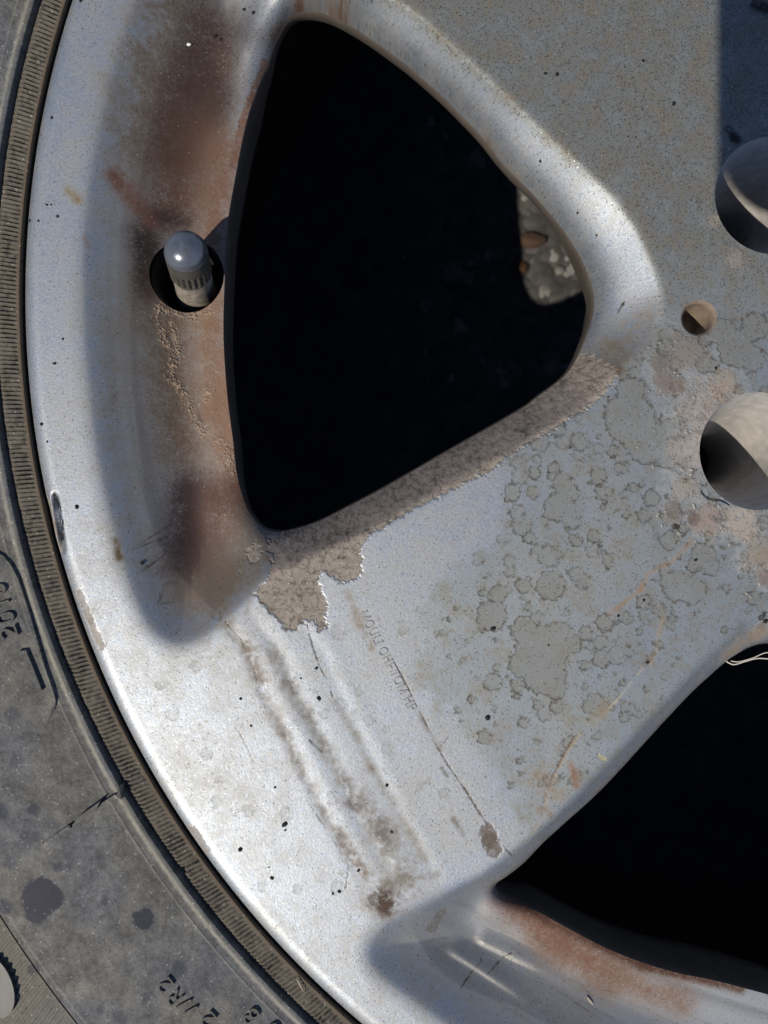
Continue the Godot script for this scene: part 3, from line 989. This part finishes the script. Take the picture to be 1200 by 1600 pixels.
func tyre_row(j: int) -> void:
	var w: int = job.w
	var v: float = job.y + (j + 0.5) * job.step
	var alb := PackedByteArray()
	var orm := PackedByteArray()
	var bump := PackedFloat32Array()
	alb.resize(w * 3)
	orm.resize(w * 3)
	bump.resize(w)
	var rng := RandomNumberGenerator.new()
	rng.seed = 9000 + j
	for i in w:
		var u: float = job.x + (i + 0.5) * job.step
		var r := Vector2(u - HUB.x, v - HUB.y).length()
		if r < 1495.0 or r > 2025.0:
			continue
		var white := rng.randf()
		var white2 := rng.randf()
		var wide := n_wide.get_noise_2d(u + 700.0, v)
		var mid := n_mid.get_noise_2d(u + 700.0, v)
		var small := n_fine.get_noise_2d(u + 700.0, v)
		var grain := n_grain.get_noise_2d(u + 700.0, v)
		var c := Color(0.385, 0.385, 0.375)
		c = c.lerp(Color(0.47, 0.465, 0.435), clampf(0.3 - 0.5 * mid + 0.9 * wide + 0.3 * small, 0.0, 0.8))
		c = c.lerp(Color(0.33, 0.35, 0.385), clampf(0.2 + 1.1 * wide, 0.0, 0.6))
		var rough := 0.66 + 0.15 * mid
		var wet := 0.0
		c = c.darkened(clampf(0.14 * (white - 0.4) + 0.10 * grain + 0.14 * small + 0.10 * mid + 0.04, -0.12, 0.4))
		var band := smoothstep(1552.0, 1546.0, r)
		if band > 0.0:
			c = c.lerp(Color(0.385, 0.37, 0.34).darkened(clampf(0.3 * small + 0.2 * mid, 0.0, 0.4)), band)
			if r < 1511.0:
				c = Color(0.38, 0.335, 0.28)
			rough = 0.85
		c = c.lerp(Color(0.62, 0.61, 0.56), 0.75 * bell(r - 1562.0 + 1.5 * small, 3.6) * clampf(0.8 + 0.6 * mid, 0.3, 1.0))  # worn ridge, its sunlit sheen also put into the colour
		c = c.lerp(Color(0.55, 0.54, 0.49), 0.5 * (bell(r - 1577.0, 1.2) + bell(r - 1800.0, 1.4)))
		if r > 1812.0:
			c = c.lerp(Color(0.44, 0.425, 0.385), 0.6 * smoothstep(1990.0, 1940.0, r))
		for q in blot_cells.get(Vector2i(floori(u / 48.0) + 5000, floori(v / 48.0)), []):
			var e: float = Vector2(u - q.x + 4.0 * small + 1.5 * grain, v - q.y + 4.0 * n_fine.get_noise_2d(v, u)).length() - q.z
			var k: float = smoothstep(2.0 + 4.0 * (1.0 - q.w), -2.0 - 4.0 * (1.0 - q.w), e) * q.w
			c = c.lerp(Color(0.14, 0.16, 0.215), 0.95 * k)
			rough = lerpf(rough, 0.58, k)
			wet = maxf(wet, k)
		if white > 0.9965:
			c = c.lightened(0.5)
		elif white < 0.03:
			c = c.darkened(0.4 * white2)
		var o := i * 3
		alb[o] = clampi(int(c.r * 255.0), 0, 255)
		alb[o + 1] = clampi(int(c.g * 255.0), 0, 255)
		alb[o + 2] = clampi(int(c.b * 255.0), 0, 255)
		orm[o] = 255
		orm[o + 1] = clampi(int(rough * 255.0), 0, 255)
		orm[o + 2] = 0
		bump[i] = (0.12 * grain + 0.2 * small + 0.15 * (white - 0.5)) * (1.0 - 0.8 * wet)
	rows_a[j] = alb
	rows_b[j] = orm
	rows_c[j] = bump


func tyre_blot(x: float, y: float, r: float, strength: float) -> void:
	for j in range(floori((y - r - 14.0) / 48.0), floori((y + r + 14.0) / 48.0) + 1):
		for i in range(floori((x - r - 14.0) / 48.0), floori((x + r + 14.0) / 48.0) + 1):
			var key := Vector2i(i + 5000, j)
			if not blot_cells.has(key):
				blot_cells[key] = []
			blot_cells[key].append(Vector4(x, y, r, strength))


func ring(r: float, a0: float, a1: float, n: int, h: float) -> Array:
	var row := []
	for i in n + 1:
		var p := polar(r, lerpf(a0, a1, float(i) / n))
		row.append(Vector3(p.x, p.y, h))
	return row


func tyre(wheel_: Node3D) -> void:
	for b in [Vector4(68, 1398, 30, 1.0), Vector4(88, 1400, 15, 1.0), Vector4(60, 1420, 18, 1.0), Vector4(225, 1434, 16, 0.9), Vector4(55, 1262, 9, 0.6), Vector4(42, 1300, 6, 0.5), Vector4(5, 1266, 12, 0.5), Vector4(28, 1185, 11, 0.35),
		Vector4(92, 1350, 7, 0.5), Vector4(110, 1352, 6, 0.4), Vector4(20, 1345, 11, 0.4), Vector4(12, 1412, 12, 0.5), Vector4(165, 1405, 7, 0.45), Vector4(280, 1512, 13, 0.5), Vector4(190, 1585, 12, 0.4), Vector4(20, 1115, 12, 0.4)]:
		tyre_blot(b.x, b.y, b.z, b.w)
	var rng := RandomNumberGenerator.new()
	rng.seed = 31
	for i in 150:
		var p := polar(rng.randf_range(1580, 1990), rng.randf_range(-20, 50))
		tyre_blot(p.x, p.y, rng.randf_range(2.0, 9.0), rng.randf_range(0.15, 0.45))
	var area := Rect2(-490, -560, 1219, 2700)
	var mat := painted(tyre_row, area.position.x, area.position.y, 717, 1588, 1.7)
	mat.metallic_specular = 0.3
	var rubber := plain(Color(0.395, 0.395, 0.38), 0.75, 0.0, 30.0, 0.2)
	# sidewall in view
	var rows := []
	var r := 1498.0
	while r < 1511.0:
		rows.append(ring(r, -30, 56, 900, side_height(r)))
		r += 1.0
	rows.append(ring(1511.0, -30, 56, 900, -3.0))
	rows.append(ring(1511.5, -30, 56, 900, -16.0))
	rows.append(ring(1549.0, -30, 56, 900, -16.0))
	rows.append(ring(1549.5, -30, 56, 900, -10.0))
	r = 1551.5
	while r < 1581.0:
		rows.append(ring(r, -30, 56, 900, side_height(r)))
		r += 1.2
	while r < 1795.0:
		rows.append(ring(r, -30, 56, 900, side_height(r)))
		r += 7.0
	while r < 1812.0:
		rows.append(ring(r, -30, 56, 900, side_height(r)))
		r += 1.5
	while r < 2010.0:
		rows.append(ring(r, -30, 56, 900, side_height(r) - (5.0 if r < 1955.0 else 0.0)))
		r += 7.0
	rows.reverse()
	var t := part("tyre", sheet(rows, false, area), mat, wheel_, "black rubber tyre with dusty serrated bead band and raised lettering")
	# the rest of it: the other side of the wheel, the tread and the lower sidewall
	var prof := []
	for q in [[1498, 0], [1505, 0], [1510, 0], [1545, 0], [1551, 0], [1562, 0], [1600, 0], [1700, 0], [1800, 0], [1900, 0], [2010, 0]]:
		prof.append(Vector2(q[0], side_height(q[0])))
	prof.reverse()
	rows = []
	for q in prof:
		rows.append(ring(q.x, 56, 330, 360, q.y))
	part("far_sidewall", sheet(rows, false), rubber, t)
	var edge := side_height(2010.0)
	part("tread", lathe(HUB, [Vector2(1500, -1215), Vector2(1560, -1246), Vector2(1760, -1250), Vector2(2010, -1232), Vector2(2160, -1180), Vector2(2235, -1090), Vector2(2255, -620), Vector2(2235, -150), Vector2(2160, -60), Vector2(2080, edge - 22), Vector2(2010, edge)], 180), rubber, t)
	# serrated band next to the rim, and the wider one outside
	rows = []
	var pitch := rad_to_deg(7.0 / 1528.0)
	var n := int(86.0 / pitch * 7.0)
	for k in 15:
		var rr := lerpf(1510.5, 1547.0, k / 14.0)
		var ends := smoothstep(0.0, 2.0, k) * smoothstep(14.0, 11.5, k)
		var row := []
		for i in n + 1:
			var deg := lerpf(-30, 56, float(i) / n)
			var ph := fposmod(deg / pitch + 0.14 * (rr - 1511.0) / 7.0 * 0.9, 1.0)
			var gone := 1.6 * bell((deg - 35.75) * 27.0, 5.0) + bell((deg + 2.9) * 27.0, 3.0) * 0.6
			var p := polar(rr, deg)
			row.append(Vector3(p.x, p.y, -4.0 - 6.5 * (0.75 + 0.7 * n_mid.get_noise_2d(p.x, p.y)) * bell(ph - 0.5, 0.24) * ends + 1.2 * n_fine.get_noise_2d(p.x, p.y) - 8.0 * smoothstep(11.0, 14.0, k) - 5.0 * gone))
		rows.append(row)
	rows.reverse()
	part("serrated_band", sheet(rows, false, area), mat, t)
	rows = []
	pitch = rad_to_deg(11.0 / 1830.0)
	n = int(22.0 / pitch * 8.0)
	for k in 24:
		var rr := lerpf(1812.0, 1955.0, k / 23.0)
		var ends := smoothstep(0.0, 1.0, k)
		var row := []
		for i in n + 1:
			var deg := lerpf(26, 48, float(i) / n)
			var ph := fposmod(deg / pitch - 0.28 * (rr - 1812.0) / 11.0, 1.0)
			var p := polar(rr, deg)
			row.append(Vector3(p.x, p.y, side_height(rr) + 1.0 - 3.8 * (0.5 - 0.5 * cos(TAU * ph)) * ends))
		rows.append(row)
	rows.reverse()
	part("ribbed_band", sheet(rows, false, area), mat, t)
	# raised plate, badge, oval and mould seam
	raised("raised_plate", v2([-90, 840, -20, 858, 2, 869, 14, 884, 25, 906, 41, 955, 56, 1005, 69, 1050, 79, 1078, 84, 1096, 82, 1112, 70, 1130, 45, 1150, 10, 1162, -90, 1180]), 5.5, [10, 11, 12, 13], t, mat, area)
	raised("badge", v2([28, 1018, 40, 1016, 65, 1079, 53, 1084, 45, 1066, 16, 1076, 33, 1044]), 11.0, [], t, mat, area)
	var oval := []
	for i in 28:
		oval.append(Vector2(-14, 1542) + (Vector2(cos(TAU * i / 28), 0) * 34.0 + Vector2(0, sin(TAU * i / 28)) * 54.0).rotated(-0.35))
	raised("oval_boss", oval, 9.0, [], t, plain(Color(0.26, 0.275, 0.29), 0.5, 0.0, 60.0, 0.15), area)
	raised("mould_seam", v2([62, 1321, 108, 1289, 111, 1294, 66, 1325]), 8.0, [0, 3], t, mat, area)
	raised("mould_seam", v2([106, 1298, 124, 1275, 148, 1258, 157, 1251, 152, 1264, 130, 1279]), 15.0, [0], t, mat, area)
	raised("mould_seam", v2([148, 1262, 178, 1243, 182, 1248, 150, 1268]), 8.0, [], t, mat, area)
	raised("mould_seam", v2([181, 1246, 184, 1230, 189, 1228, 190, 1249]), 12.0, [], t, mat, area)
	# lettering
	var font := SystemFont.new()
	font.font_names = PackedStringArray(["Droid Sans"])
	for q in [["2", 325, 1594, 25], ["W", 294, 1577, 25], ["R", 273, 1561, 25], ["2", 258, 1540, 25], ["8", 392, 1592, 27], ["0", 424, 1615, 27], ["2", 13, 988, 27], ["0", 8, 966, 27], ["1", 1, 944, 27], ["0", -5, 922, 27]]:
		var p := at(q[1], q[2], 12.0)
		var out := (p - HUB).normalized()
		var tm := TextMesh.new()
		tm.text = q[0]
		tm.font = font
		tm.font_size = 64
		tm.pixel_size = 0.001
		tm.depth = 0.02
		tm.curve_step = 4.0
		var o := part("raised_letter", tm, rubber, t)
		var up := Vector3(out.x, 0, out.y)
		var right := up.cross(Vector3.UP)
		var k: float = q[3] * U / 0.046
		o.basis = Basis(right * k, up * k, Vector3.UP * 7.5 * U / 0.02)
		o.position = l3(p.x, p.y, side_height(p.distance_to(HUB)) + (5.5 if p.x < 40.0 else 0.0) + 0.5)


func raised(called: String, poly: Array, up: float, low: Array, parent: Node3D, mat: Material, area: Rect2) -> void:
	var p := PackedVector2Array()
	var hs := []
	for i in poly.size():
		var q := at(poly[i].x, poly[i].y, 12.0)
		p.append(q)
		hs.append(side_height(q.distance_to(HUB)) + (0.6 if i in low else up))
	var st := SurfaceTool.new()
	st.begin(Mesh.PRIMITIVE_TRIANGLES)
	var put := func(q: Vector2, h: float) -> void:
		st.set_uv((q - area.position) / area.size)
		st.add_vertex(l3(q.x, q.y, h))
	st.set_smooth_group(-1)
	var tri := Geometry2D.triangulate_polygon(p)
	for k in range(0, tri.size(), 3):
		var a := p[tri[k]]
		var b := p[tri[k + 1]]
		var c := p[tri[k + 2]]
		var flip := (b - a).cross(c - a) < 0.0
		for m in ([0, 2, 1] if flip else [0, 1, 2]):
			put.call(p[tri[k + m]], hs[tri[k + m]])
	var n := p.size()
	var area2 := 0.0
	for i in n:
		area2 += p[i].cross(p[(i + 1) % n])
	for i in n:
		var a := i
		var b := (i + 1) % n
		if area2 < 0.0:
			a = b
			b = i
		var da := side_height(p[a].distance_to(HUB)) - 8.0
		var db := side_height(p[b].distance_to(HUB)) - 8.0
		put.call(p[a], hs[a])
		put.call(p[a], da)
		put.call(p[b], db)
		put.call(p[a], hs[a])
		put.call(p[b], db)
		put.call(p[b], hs[b])
	st.generate_normals()
	part(called, st.commit(), mat, parent)


# ---------------------------------------------------------------- the wheel
func wheel() -> void:
	var w := thing("car_wheel", "weathered silver alloy car wheel with its black tyre lying flat on asphalt", "wheel", Vector3((HUB.x - MID.x) * U, 0, (HUB.y - MID.y) * U))
	var x0 := -110.0
	var y0 := -110.0
	var cell := 2.4
	var nx := 592
	var ny := 759
	var mesh := ArrayMesh.new()
	mesh.add_surface_from_arrays(Mesh.PRIMITIVE_TRIANGLES, face_mesh(x0, y0, nx, ny, cell, 0.0, Rect2()))
	mesh.surface_set_material(0, painted(paint_row, x0, y0, int((nx - 1) * cell / 1.3), int((ny - 1) * cell / 1.3), 1.3))
	var near := Rect2(x0 + 12.0, y0 + 12.0, (nx - 1) * cell - 24.0, (ny - 1) * cell - 24.0)
	mesh.add_surface_from_arrays(Mesh.PRIMITIVE_TRIANGLES, face_mesh(HUB.x - 1530.0, HUB.y - 1530.0, 341, 341, 9.0, 0.8, near))
	mesh.surface_set_material(1, painted(paint_row, HUB.x - 1530.0, HUB.y - 1530.0, 765, 765, 4.0))
	var rim := part("alloy_rim", mesh, null, w, "silver painted alloy rim with flaked paint and brown brake dust")
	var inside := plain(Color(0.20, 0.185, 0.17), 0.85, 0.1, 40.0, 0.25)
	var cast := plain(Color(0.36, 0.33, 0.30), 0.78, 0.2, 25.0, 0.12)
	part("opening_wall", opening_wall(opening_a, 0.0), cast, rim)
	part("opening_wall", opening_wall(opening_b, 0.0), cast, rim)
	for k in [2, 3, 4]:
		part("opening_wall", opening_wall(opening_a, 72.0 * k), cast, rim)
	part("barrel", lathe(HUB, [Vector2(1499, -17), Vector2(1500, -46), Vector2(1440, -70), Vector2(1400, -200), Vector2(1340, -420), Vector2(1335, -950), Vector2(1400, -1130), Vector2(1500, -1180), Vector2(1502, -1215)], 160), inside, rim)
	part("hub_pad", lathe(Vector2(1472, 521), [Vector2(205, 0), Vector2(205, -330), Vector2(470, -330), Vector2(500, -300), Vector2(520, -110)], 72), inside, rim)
	var bare := plain(Color(0.76, 0.75, 0.735), 0.75, 0.0, 45.0, 0.12)
	for c in LUGS:
		part("lug_hole", lathe(c, [Vector2(92.5, -0.4), Vector2(91, -4), Vector2(88, -20), Vector2(44, -195), Vector2(42, -340)], 72), bare, rim)
	part("pin_hole", lathe(PIN, [Vector2(28.9, -0.2), Vector2(27.5, -1), Vector2(24.5, -5), Vector2(23.5, -9), Vector2(18, -62), Vector2(0.5, -64)], 40), plain(Color(0.60, 0.54, 0.48), 0.7, 0.2, 90.0, 0.15), rim)
	part("valve_hole", lathe(VALVE, [Vector2(60.5, -75), Vector2(58, -84), Vector2(56, -120), Vector2(56, -190), Vector2(20, -192)], 56), inside, rim)
	# cast lettering on the spoke
	var font := SystemFont.new()
	font.font_names = PackedStringArray(["Droid Sans"])
	var tm := TextMesh.new()
	tm.text = "MOULI OHF TOM HP"
	tm.font = font
	tm.font_size = 48
	tm.pixel_size = 0.001
	tm.depth = 0.02
	var silver := plain(Color(0.72, 0.73, 0.74), 0.5, 0.7, 80.0, 0.15)
	var lt := part("cast_lettering", tm, silver, rim)
	var right := Vector3(0.456, 0, 0.89).normalized()
	var up := Vector3(0.89, 0, -0.456).normalized()
	var k := 14.5 * U / 0.034
	lt.basis = Basis(right * k * 0.92, up * k, Vector3.UP * 2.6 * U / 0.02)
	lt.position = l3(606, 1033, 0.2)
	valve(w)
	tyre(w)


func along(a: Vector3, b: Vector3, prof: Array, n: int, flutes := 0, from := 0.0, to := 0.0) -> ArrayMesh:   # a body turned about the line a-b; profile of (distance along, radius); fluted between two distances
	var axis := (b - a).normalized()
	var s := axis.cross(Vector3(0, 1, 0.3)).normalized()
	var t := axis.cross(s)
	var rows := []
	for p in prof:
		var row := []
		for i in n:
			var g := TAU * i / n
			var rr: float = p.y
			if flutes and p.x > from and p.x < to:
				rr -= 3.4 * (0.5 + 0.5 * cos(g * flutes))
			row.append(a + axis * p.x + (s * cos(g) + t * sin(g)) * rr)
		rows.append(row)
	return sheet(rows, true)


func valve(w: Node3D) -> void:
	# axis in plan units with height as the third number
	var a := Vector3(274, 432, -180)
	var b := Vector3(302, 401, 66)
	var len_ := a.distance_to(b)
	var stem := part("valve_stem", along(a, b, [Vector2(0, 36), Vector2(40, 35), Vector2(90, 32), Vector2(len_ - 97, 31), Vector2(len_ - 95, 28)], 40), plain(Color(0.66, 0.63, 0.58), 0.8, 0.0, 80.0, 0.2), w, "grey rubber valve stem with a dark ribbed cap")
	var c := len_ - 104.0
	part("valve_cap", along(a, b, [Vector2(c, 20), Vector2(c, 31), Vector2(c + 3, 33.5), Vector2(c + 6, 33.5), Vector2(c + 8, 33.5), Vector2(c + 20, 33.5), Vector2(c + 40, 33.5), Vector2(c + 44, 33.5), Vector2(c + 46, 33.5), Vector2(c + 70, 33.0), Vector2(c + 76, 33.0)], 216, 22, c + 6.5, c + 45), plain(Color(0.34, 0.335, 0.31), 0.6, 0.0, 90.0, 0.15), stem)
	var dome := [Vector2(c + 75.5, 33.0), Vector2(c + 79, 32)]
	for i in 9:
		var g := PI / 2 * i / 8.0
		dome.append(Vector2(c + 80 + 22.0 * sin(g), 31.0 * cos(g) + 0.2))
	part("cap_dome", along(a, b, dome, 48), plain(Color(0.50, 0.53, 0.575), 0.27, 0.55, 60.0, 0.12), stem)


# ---------------------------------------------------------------- ground and loose things
func ground() -> void:
	var m := StandardMaterial3D.new()
	var n := FastNoiseLite.new()
	n.seed = 4
	n.noise_type = FastNoiseLite.TYPE_CELLULAR
	n.cellular_return_type = FastNoiseLite.RETURN_CELL_VALUE
	n.frequency = 0.035
	var t := NoiseTexture2D.new()
	t.width = 512
	t.height = 512
	t.seamless = true
	t.noise = n
	var ramp := Gradient.new()
	ramp.set_color(0, Color(0.15, 0.15, 0.155))
	ramp.set_color(1, Color(0.31, 0.305, 0.30))
	t.color_ramp = ramp
	m.albedo_texture = t
	m.roughness = 0.9
	m.uv1_triplanar = true
	m.uv1_world_triplanar = true
	m.uv1_scale = Vector3.ONE * 8.0
	var p := PlaneMesh.new()
	p.size = Vector2(1200, 1200)
	var g := part("asphalt_ground", p, m, self)
	g.set_meta("kind", "structure")
	g.set_meta("label", "dark asphalt ground seen lit through the large spoke opening")
	g.set_meta("category", "ground")
	# loose chippings in the asphalt, seen through the opening
	var rng := RandomNumberGenerator.new()
	rng.seed = 8
	var stone := lump(4, 1.0)
	var greys := StandardMaterial3D.new()
	greys.vertex_color_use_as_albedo = true
	greys.roughness = 0.9
	var mm := MultiMesh.new()
	mm.transform_format = MultiMesh.TRANSFORM_3D
	mm.use_colors = true
	mm.mesh = stone
	mm.instance_count = 1600
	for i in 1600:
		var q := at(860, 380, -DEEP) + Vector2(rng.randf_range(-420, 420), rng.randf_range(-420, 420))
		var s := rng.randf_range(8, 34) * U
		var bs := Basis(Vector3.UP, rng.randf() * TAU).scaled(Vector3(s, s * 0.22, s))
		mm.set_instance_transform(i, Transform3D(bs, w3(q, -DEEP - 1.0)))
		var k := rng.randf_range(0.03, 0.075)
		if rng.randf() < 0.06:
			k = rng.randf_range(0.10, 0.2)
		mm.set_instance_color(i, Color(k * 1.02, k, k * 0.97))
	var mi := MultiMeshInstance3D.new()
	mi.name = "asphalt_chippings"
	mi.multimesh = mm
	mi.material_override = greys
	mi.set_meta("kind", "stuff")
	tag(mi, "grey stone chippings of the asphalt, sunlit through the spoke opening", "gravel")
	add_child(mi)
	for q in [[832, 378, 17, Color(0.33, 0.25, 0.19), "rust-brown oval pebble, upper of two on the sunlit asphalt patch", 1.5], [815, 420, 14, Color(0.34, 0.22, 0.14), "dark orange-brown pebble at the shadow edge of the sunlit patch", 0.8],
		[820, 310, 8, Color(0.60, 0.59, 0.57), "small white stone chip near the top of the sunlit asphalt patch", 1.0], [874, 424, 10, Color(0.55, 0.54, 0.52), "pale grey stone chip near the bottom of the sunlit asphalt patch", 1.0]]:
		var pm := part("pebble", lump(5, 1.0), plain(q[3], 0.85, 0.0, 200.0, 0.2), self)
		var s: float = q[2] * 1.5 * U
		pm.scale = Vector3(s * q[5], s * 0.6, s)
		pm.position = w3(at(q[0], q[1], -DEEP), -DEEP + q[2] * 0.8)
		tag(pm, q[4], "pebble", "loose pebbles on the asphalt")


func lump(seed_: int, size: float) -> ArrayMesh:            # a small irregular stone
	var s := SphereMesh.new()
	s.radius = size
	s.height = 2.0 * size
	s.radial_segments = 10
	s.rings = 6
	var arr := s.get_mesh_arrays()
	var vs: PackedVector3Array = arr[Mesh.ARRAY_VERTEX]
	var n := FastNoiseLite.new()
	n.seed = seed_
	n.frequency = 0.9
	for i in vs.size():
		vs[i] *= 1.0 + 0.55 * n.get_noise_3dv(vs[i])
	arr[Mesh.ARRAY_VERTEX] = vs
	var am := ArrayMesh.new()
	am.add_surface_from_arrays(Mesh.PRIMITIVE_TRIANGLES, arr)
	var st := SurfaceTool.new()
	st.create_from(am, 0)
	st.generate_normals()
	return st.commit()


func strand(pts: Array, r: float) -> ArrayMesh:             # a thin round thread through points (world)
	var st := SurfaceTool.new()
	st.begin(Mesh.PRIMITIVE_TRIANGLES)
	var curve := []
	var m := pts.size()
	for i in m - 1:
		for k in 5:
			var f := k / 5.0
			curve.append(pts[i].cubic_interpolate(pts[i + 1], pts[maxi(i - 1, 0)], pts[mini(i + 2, m - 1)], f))
	curve.append(pts[m - 1])
	for i in curve.size():
		var d: Vector3 = (curve[mini(i + 1, curve.size() - 1)] - curve[maxi(i - 1, 0)]).normalized()
		var s := d.cross(Vector3(0.1, 1, 0.05)).normalized()
		var t := d.cross(s)
		var taper := r * clampf(minf(i, curve.size() - 1 - i) * 0.5 + 0.4, 0.4, 1.0)
		for k in 6:
			st.add_vertex(curve[i] + (s * cos(TAU * k / 6) + t * sin(TAU * k / 6)) * taper)
	for i in curve.size() - 1:
		for k in 6:
			var a := i * 6 + k
			var b := i * 6 + (k + 1) % 6
			for q in [a, b, b + 6, a, b + 6, a + 6]:
				st.add_index(q)
	st.generate_normals()
	return st.commit()


func on_face(x: float, y: float) -> Vector3:                # the point of the face seen at a point of the picture
	var h := 0.0
	for i in 6:
		var p := at(x, y, h)
		h = height(p.x, p.y, zone(p.x, p.y))
	return w3(at(x, y, h), h)


func small_things() -> void:
	var black := plain(Color(0.07, 0.07, 0.075), 0.8, 0.0)
	var shapes := [lump(1, 1.0), lump(2, 1.0), lump(3, 1.0)]
	var i := 0
	for q in [[85, 568, 4], [65, 663, 3.5], [74, 690, 2], [120, 792, 5], [222, 880, 4], [445, 1288, 5], [446, 1297, 3], [375, 1327, 4.5], [425, 1372, 3.5], [530, 1393, 4], [762, 1121, 5.5], [844, 252, 3], [902, 333, 3], [932, 368, 2.5], [770, 982, 4.5], [494, 1044, 4], [376, 1092, 3],
		[498, 1091, 4], [392, 1134, 3], [604, 1227, 3.5], [127, 0, 4], [81, 184, 3.5], [60, 345, 2.5], [73, 320, 2.5], [80, 320, 2.5], [90, 338, 3], [47, 345, 2.5], [98, 530, 3], [382, 15, 3.5], [396, 20, 3.5], [336, 57, 5], [345, 62, 3], [1005, 95, 3], [852, 115, 4], [870, 117, 4], [1053, 162, 4], [950, 620, 2.5],
		[1118, 575, 3], [1012, 1035, 3], [1087, 875, 4], [966, 962, 3], [612, 1300, 2.5], [470, 1060, 2.5], [430, 1230, 2.5], [560, 1360, 3], [890, 700, 2.5], [1006, 938, 3], [857, 1008, 2], [420, 1355, 2], [1195, 970, 6], [520, 1396, 2.5]]:
		var o := part("grit_speck", shapes[i % 3], black, self)
		o.scale = Vector3(1.0, 0.6, 0.7 + 0.35 * (i % 3)) * q[2] * 0.7 * U
		o.rotation.y = i * 1.7
		o.position = on_face(q[0], q[1]) + Vector3(0, q[2] * 0.25 * U, 0)
		var where := "lying on the silver rim lip beside the tyre"
		if q[0] > 900:
			where = "lying on the blotched grey hub face near the lug holes"
		elif q[1] < 600 and q[0] > 600:
			where = "lying on the grey hub face above the large opening"
		elif q[1] < 600 and q[0] > 250:
			where = "lying above the valve near the top of the large opening"
		elif q[0] > 240:
			where = "lying on the bright silver spoke below the flaked patch"
		tag(o, "tiny black grit speck " + where, "grit", "black grit specks " + where)
		i += 1
	var pale := plain(Color(0.78, 0.76, 0.72), 0.6, 0.0)
	var o := part("thread", strand([w3(at(1131, 1031, -70), -66), w3(at(1143, 1037, -70), -62), w3(at(1160, 1032, -70), -60), w3(at(1182, 1027, -70), -60), w3(at(1215, 1030, -70), -58)], 1.1 * U), pale, self)
	tag(o, "longer pale thread snagged across the lower right opening", "thread")
	o = part("thread", strand([w3(at(1138, 1031, -70), -60), w3(at(1150, 1032, -70), -58), w3(at(1172, 1026, -70), -58), w3(at(1190, 1018, -70), -56), w3(at(1212, 1016, -70), -54)], 0.9 * U), pale, self)
	tag(o, "shorter upper pale thread arching over the lower right opening", "thread")
	o = part("hair", strand([w3(Vector2(1094, 767), 2), w3(Vector2(1099, 776), 4), w3(Vector2(1108, 781), 4), w3(Vector2(1125, 783), 3), w3(Vector2(1140, 790), 1)], 0.8 * U), black, self)
	tag(o, "curled black hair beside the lower lug hole", "hair")
	var husk := lump(6, 1.0)
	o = part("seed_husk", husk, plain(Color(0.66, 0.63, 0.56), 0.7, 0.0), self)
	o.scale = Vector3(10, 1.6, 1.8) * U
	o.rotation.y = -0.85
	o.position = on_face(922, 1563) + Vector3(0, 1.2 * U, 0)
	tag(o, "slender pale seed husk in the lower right dish", "seed")
	o = part("paint_flake", lump(9, 1.0), plain(Color(0.9, 0.9, 0.88), 0.5, 0.0), self)
	o.scale = Vector3(4, 1.2, 2.6) * U
	o.position = on_face(295, 70) + Vector3(0, 1.0 * U, 0)
	tag(o, "tiny white flake in the brown dish near the top edge", "flake")
	var p := at(469, 1538, 0)
	o = part("straw_sliver", husk, plain(Color(0.62, 0.57, 0.48), 0.7, 0.0), self)
	o.scale = Vector3(13, 1.5, 1.6) * U
	o.rotation.y = -1.05
	o.position = w3(p, 1.0)
	tag(o, "short straw sliver lying across the serrated tyre band", "straw")


# ---------------------------------------------------------------- the phone that takes the picture shades the hub
func phone() -> void:
	var h := EYE + 45.0
	var lo := Vector2(313, 30)
	var hi := Vector2(833, 1175)
	var c := (lo + hi) / 2.0
	var body := thing("smartphone", "dark smartphone held flat above the wheel, its shadow on the hub", "phone", w3(c, h))
	var shell := plain(Color(0.08, 0.08, 0.09), 0.4, 0.0)
	var outline := PackedVector2Array()
	var half := (hi - lo) / 2.0
	for q in [[1, 1, 0], [-1, 1, 1], [-1, -1, 2], [1, -1, 3]]:
		for k in 9:
			var a: float = (q[2] + k / 8.0) * PI / 2
			outline.append((Vector2(q[0], q[1]) * (half - Vector2(62, 62)) + Vector2(cos(a), sin(a)) * 62.0) * U)
	var st := SurfaceTool.new()
	st.begin(Mesh.PRIMITIVE_TRIANGLES)
	var n := outline.size()
	var layers := [[0.0, 0.985], [3.0, 1.0], [53.0, 1.0], [56.0, 0.985]]
	for l in layers:
		for q in outline:
			st.add_vertex(Vector3(q.x * l[1], l[0] * U, q.y * l[1]))
	for l in 3:
		for k in n:
			var a := l * n + k
			var b := l * n + (k + 1) % n
			for q in [a, a + n, b + n, a, b + n, b]:
				st.add_index(q)
	for k in range(1, n - 1):
		for q in [0, k, k + 1]:
			st.add_index(q)
		for q in [3 * n, 3 * n + k + 1, 3 * n + k]:
			st.add_index(q)
	st.generate_normals()
	part("shell", st.commit(), shell, body)
	var screen := BoxMesh.new()
	screen.size = Vector3(490, 2, 1060) * U
	var s := part("screen", screen, plain(Color(0.03, 0.03, 0.035), 0.12, 0.0), body)
	s.position.y = 57.5 * U
	for k in 2:
		var ring_ := CylinderMesh.new()
		ring_.top_radius = 45 * U
		ring_.bottom_radius = 42 * U
		ring_.height = 10 * U
		var o := part("camera_lens", ring_, plain(Color(0.05, 0.05, 0.06), 0.2, 0.3), body)
		o.position = Vector3((600 - c.x) * U, -5 * U, (800 - 130.0 * k - c.y) * U)
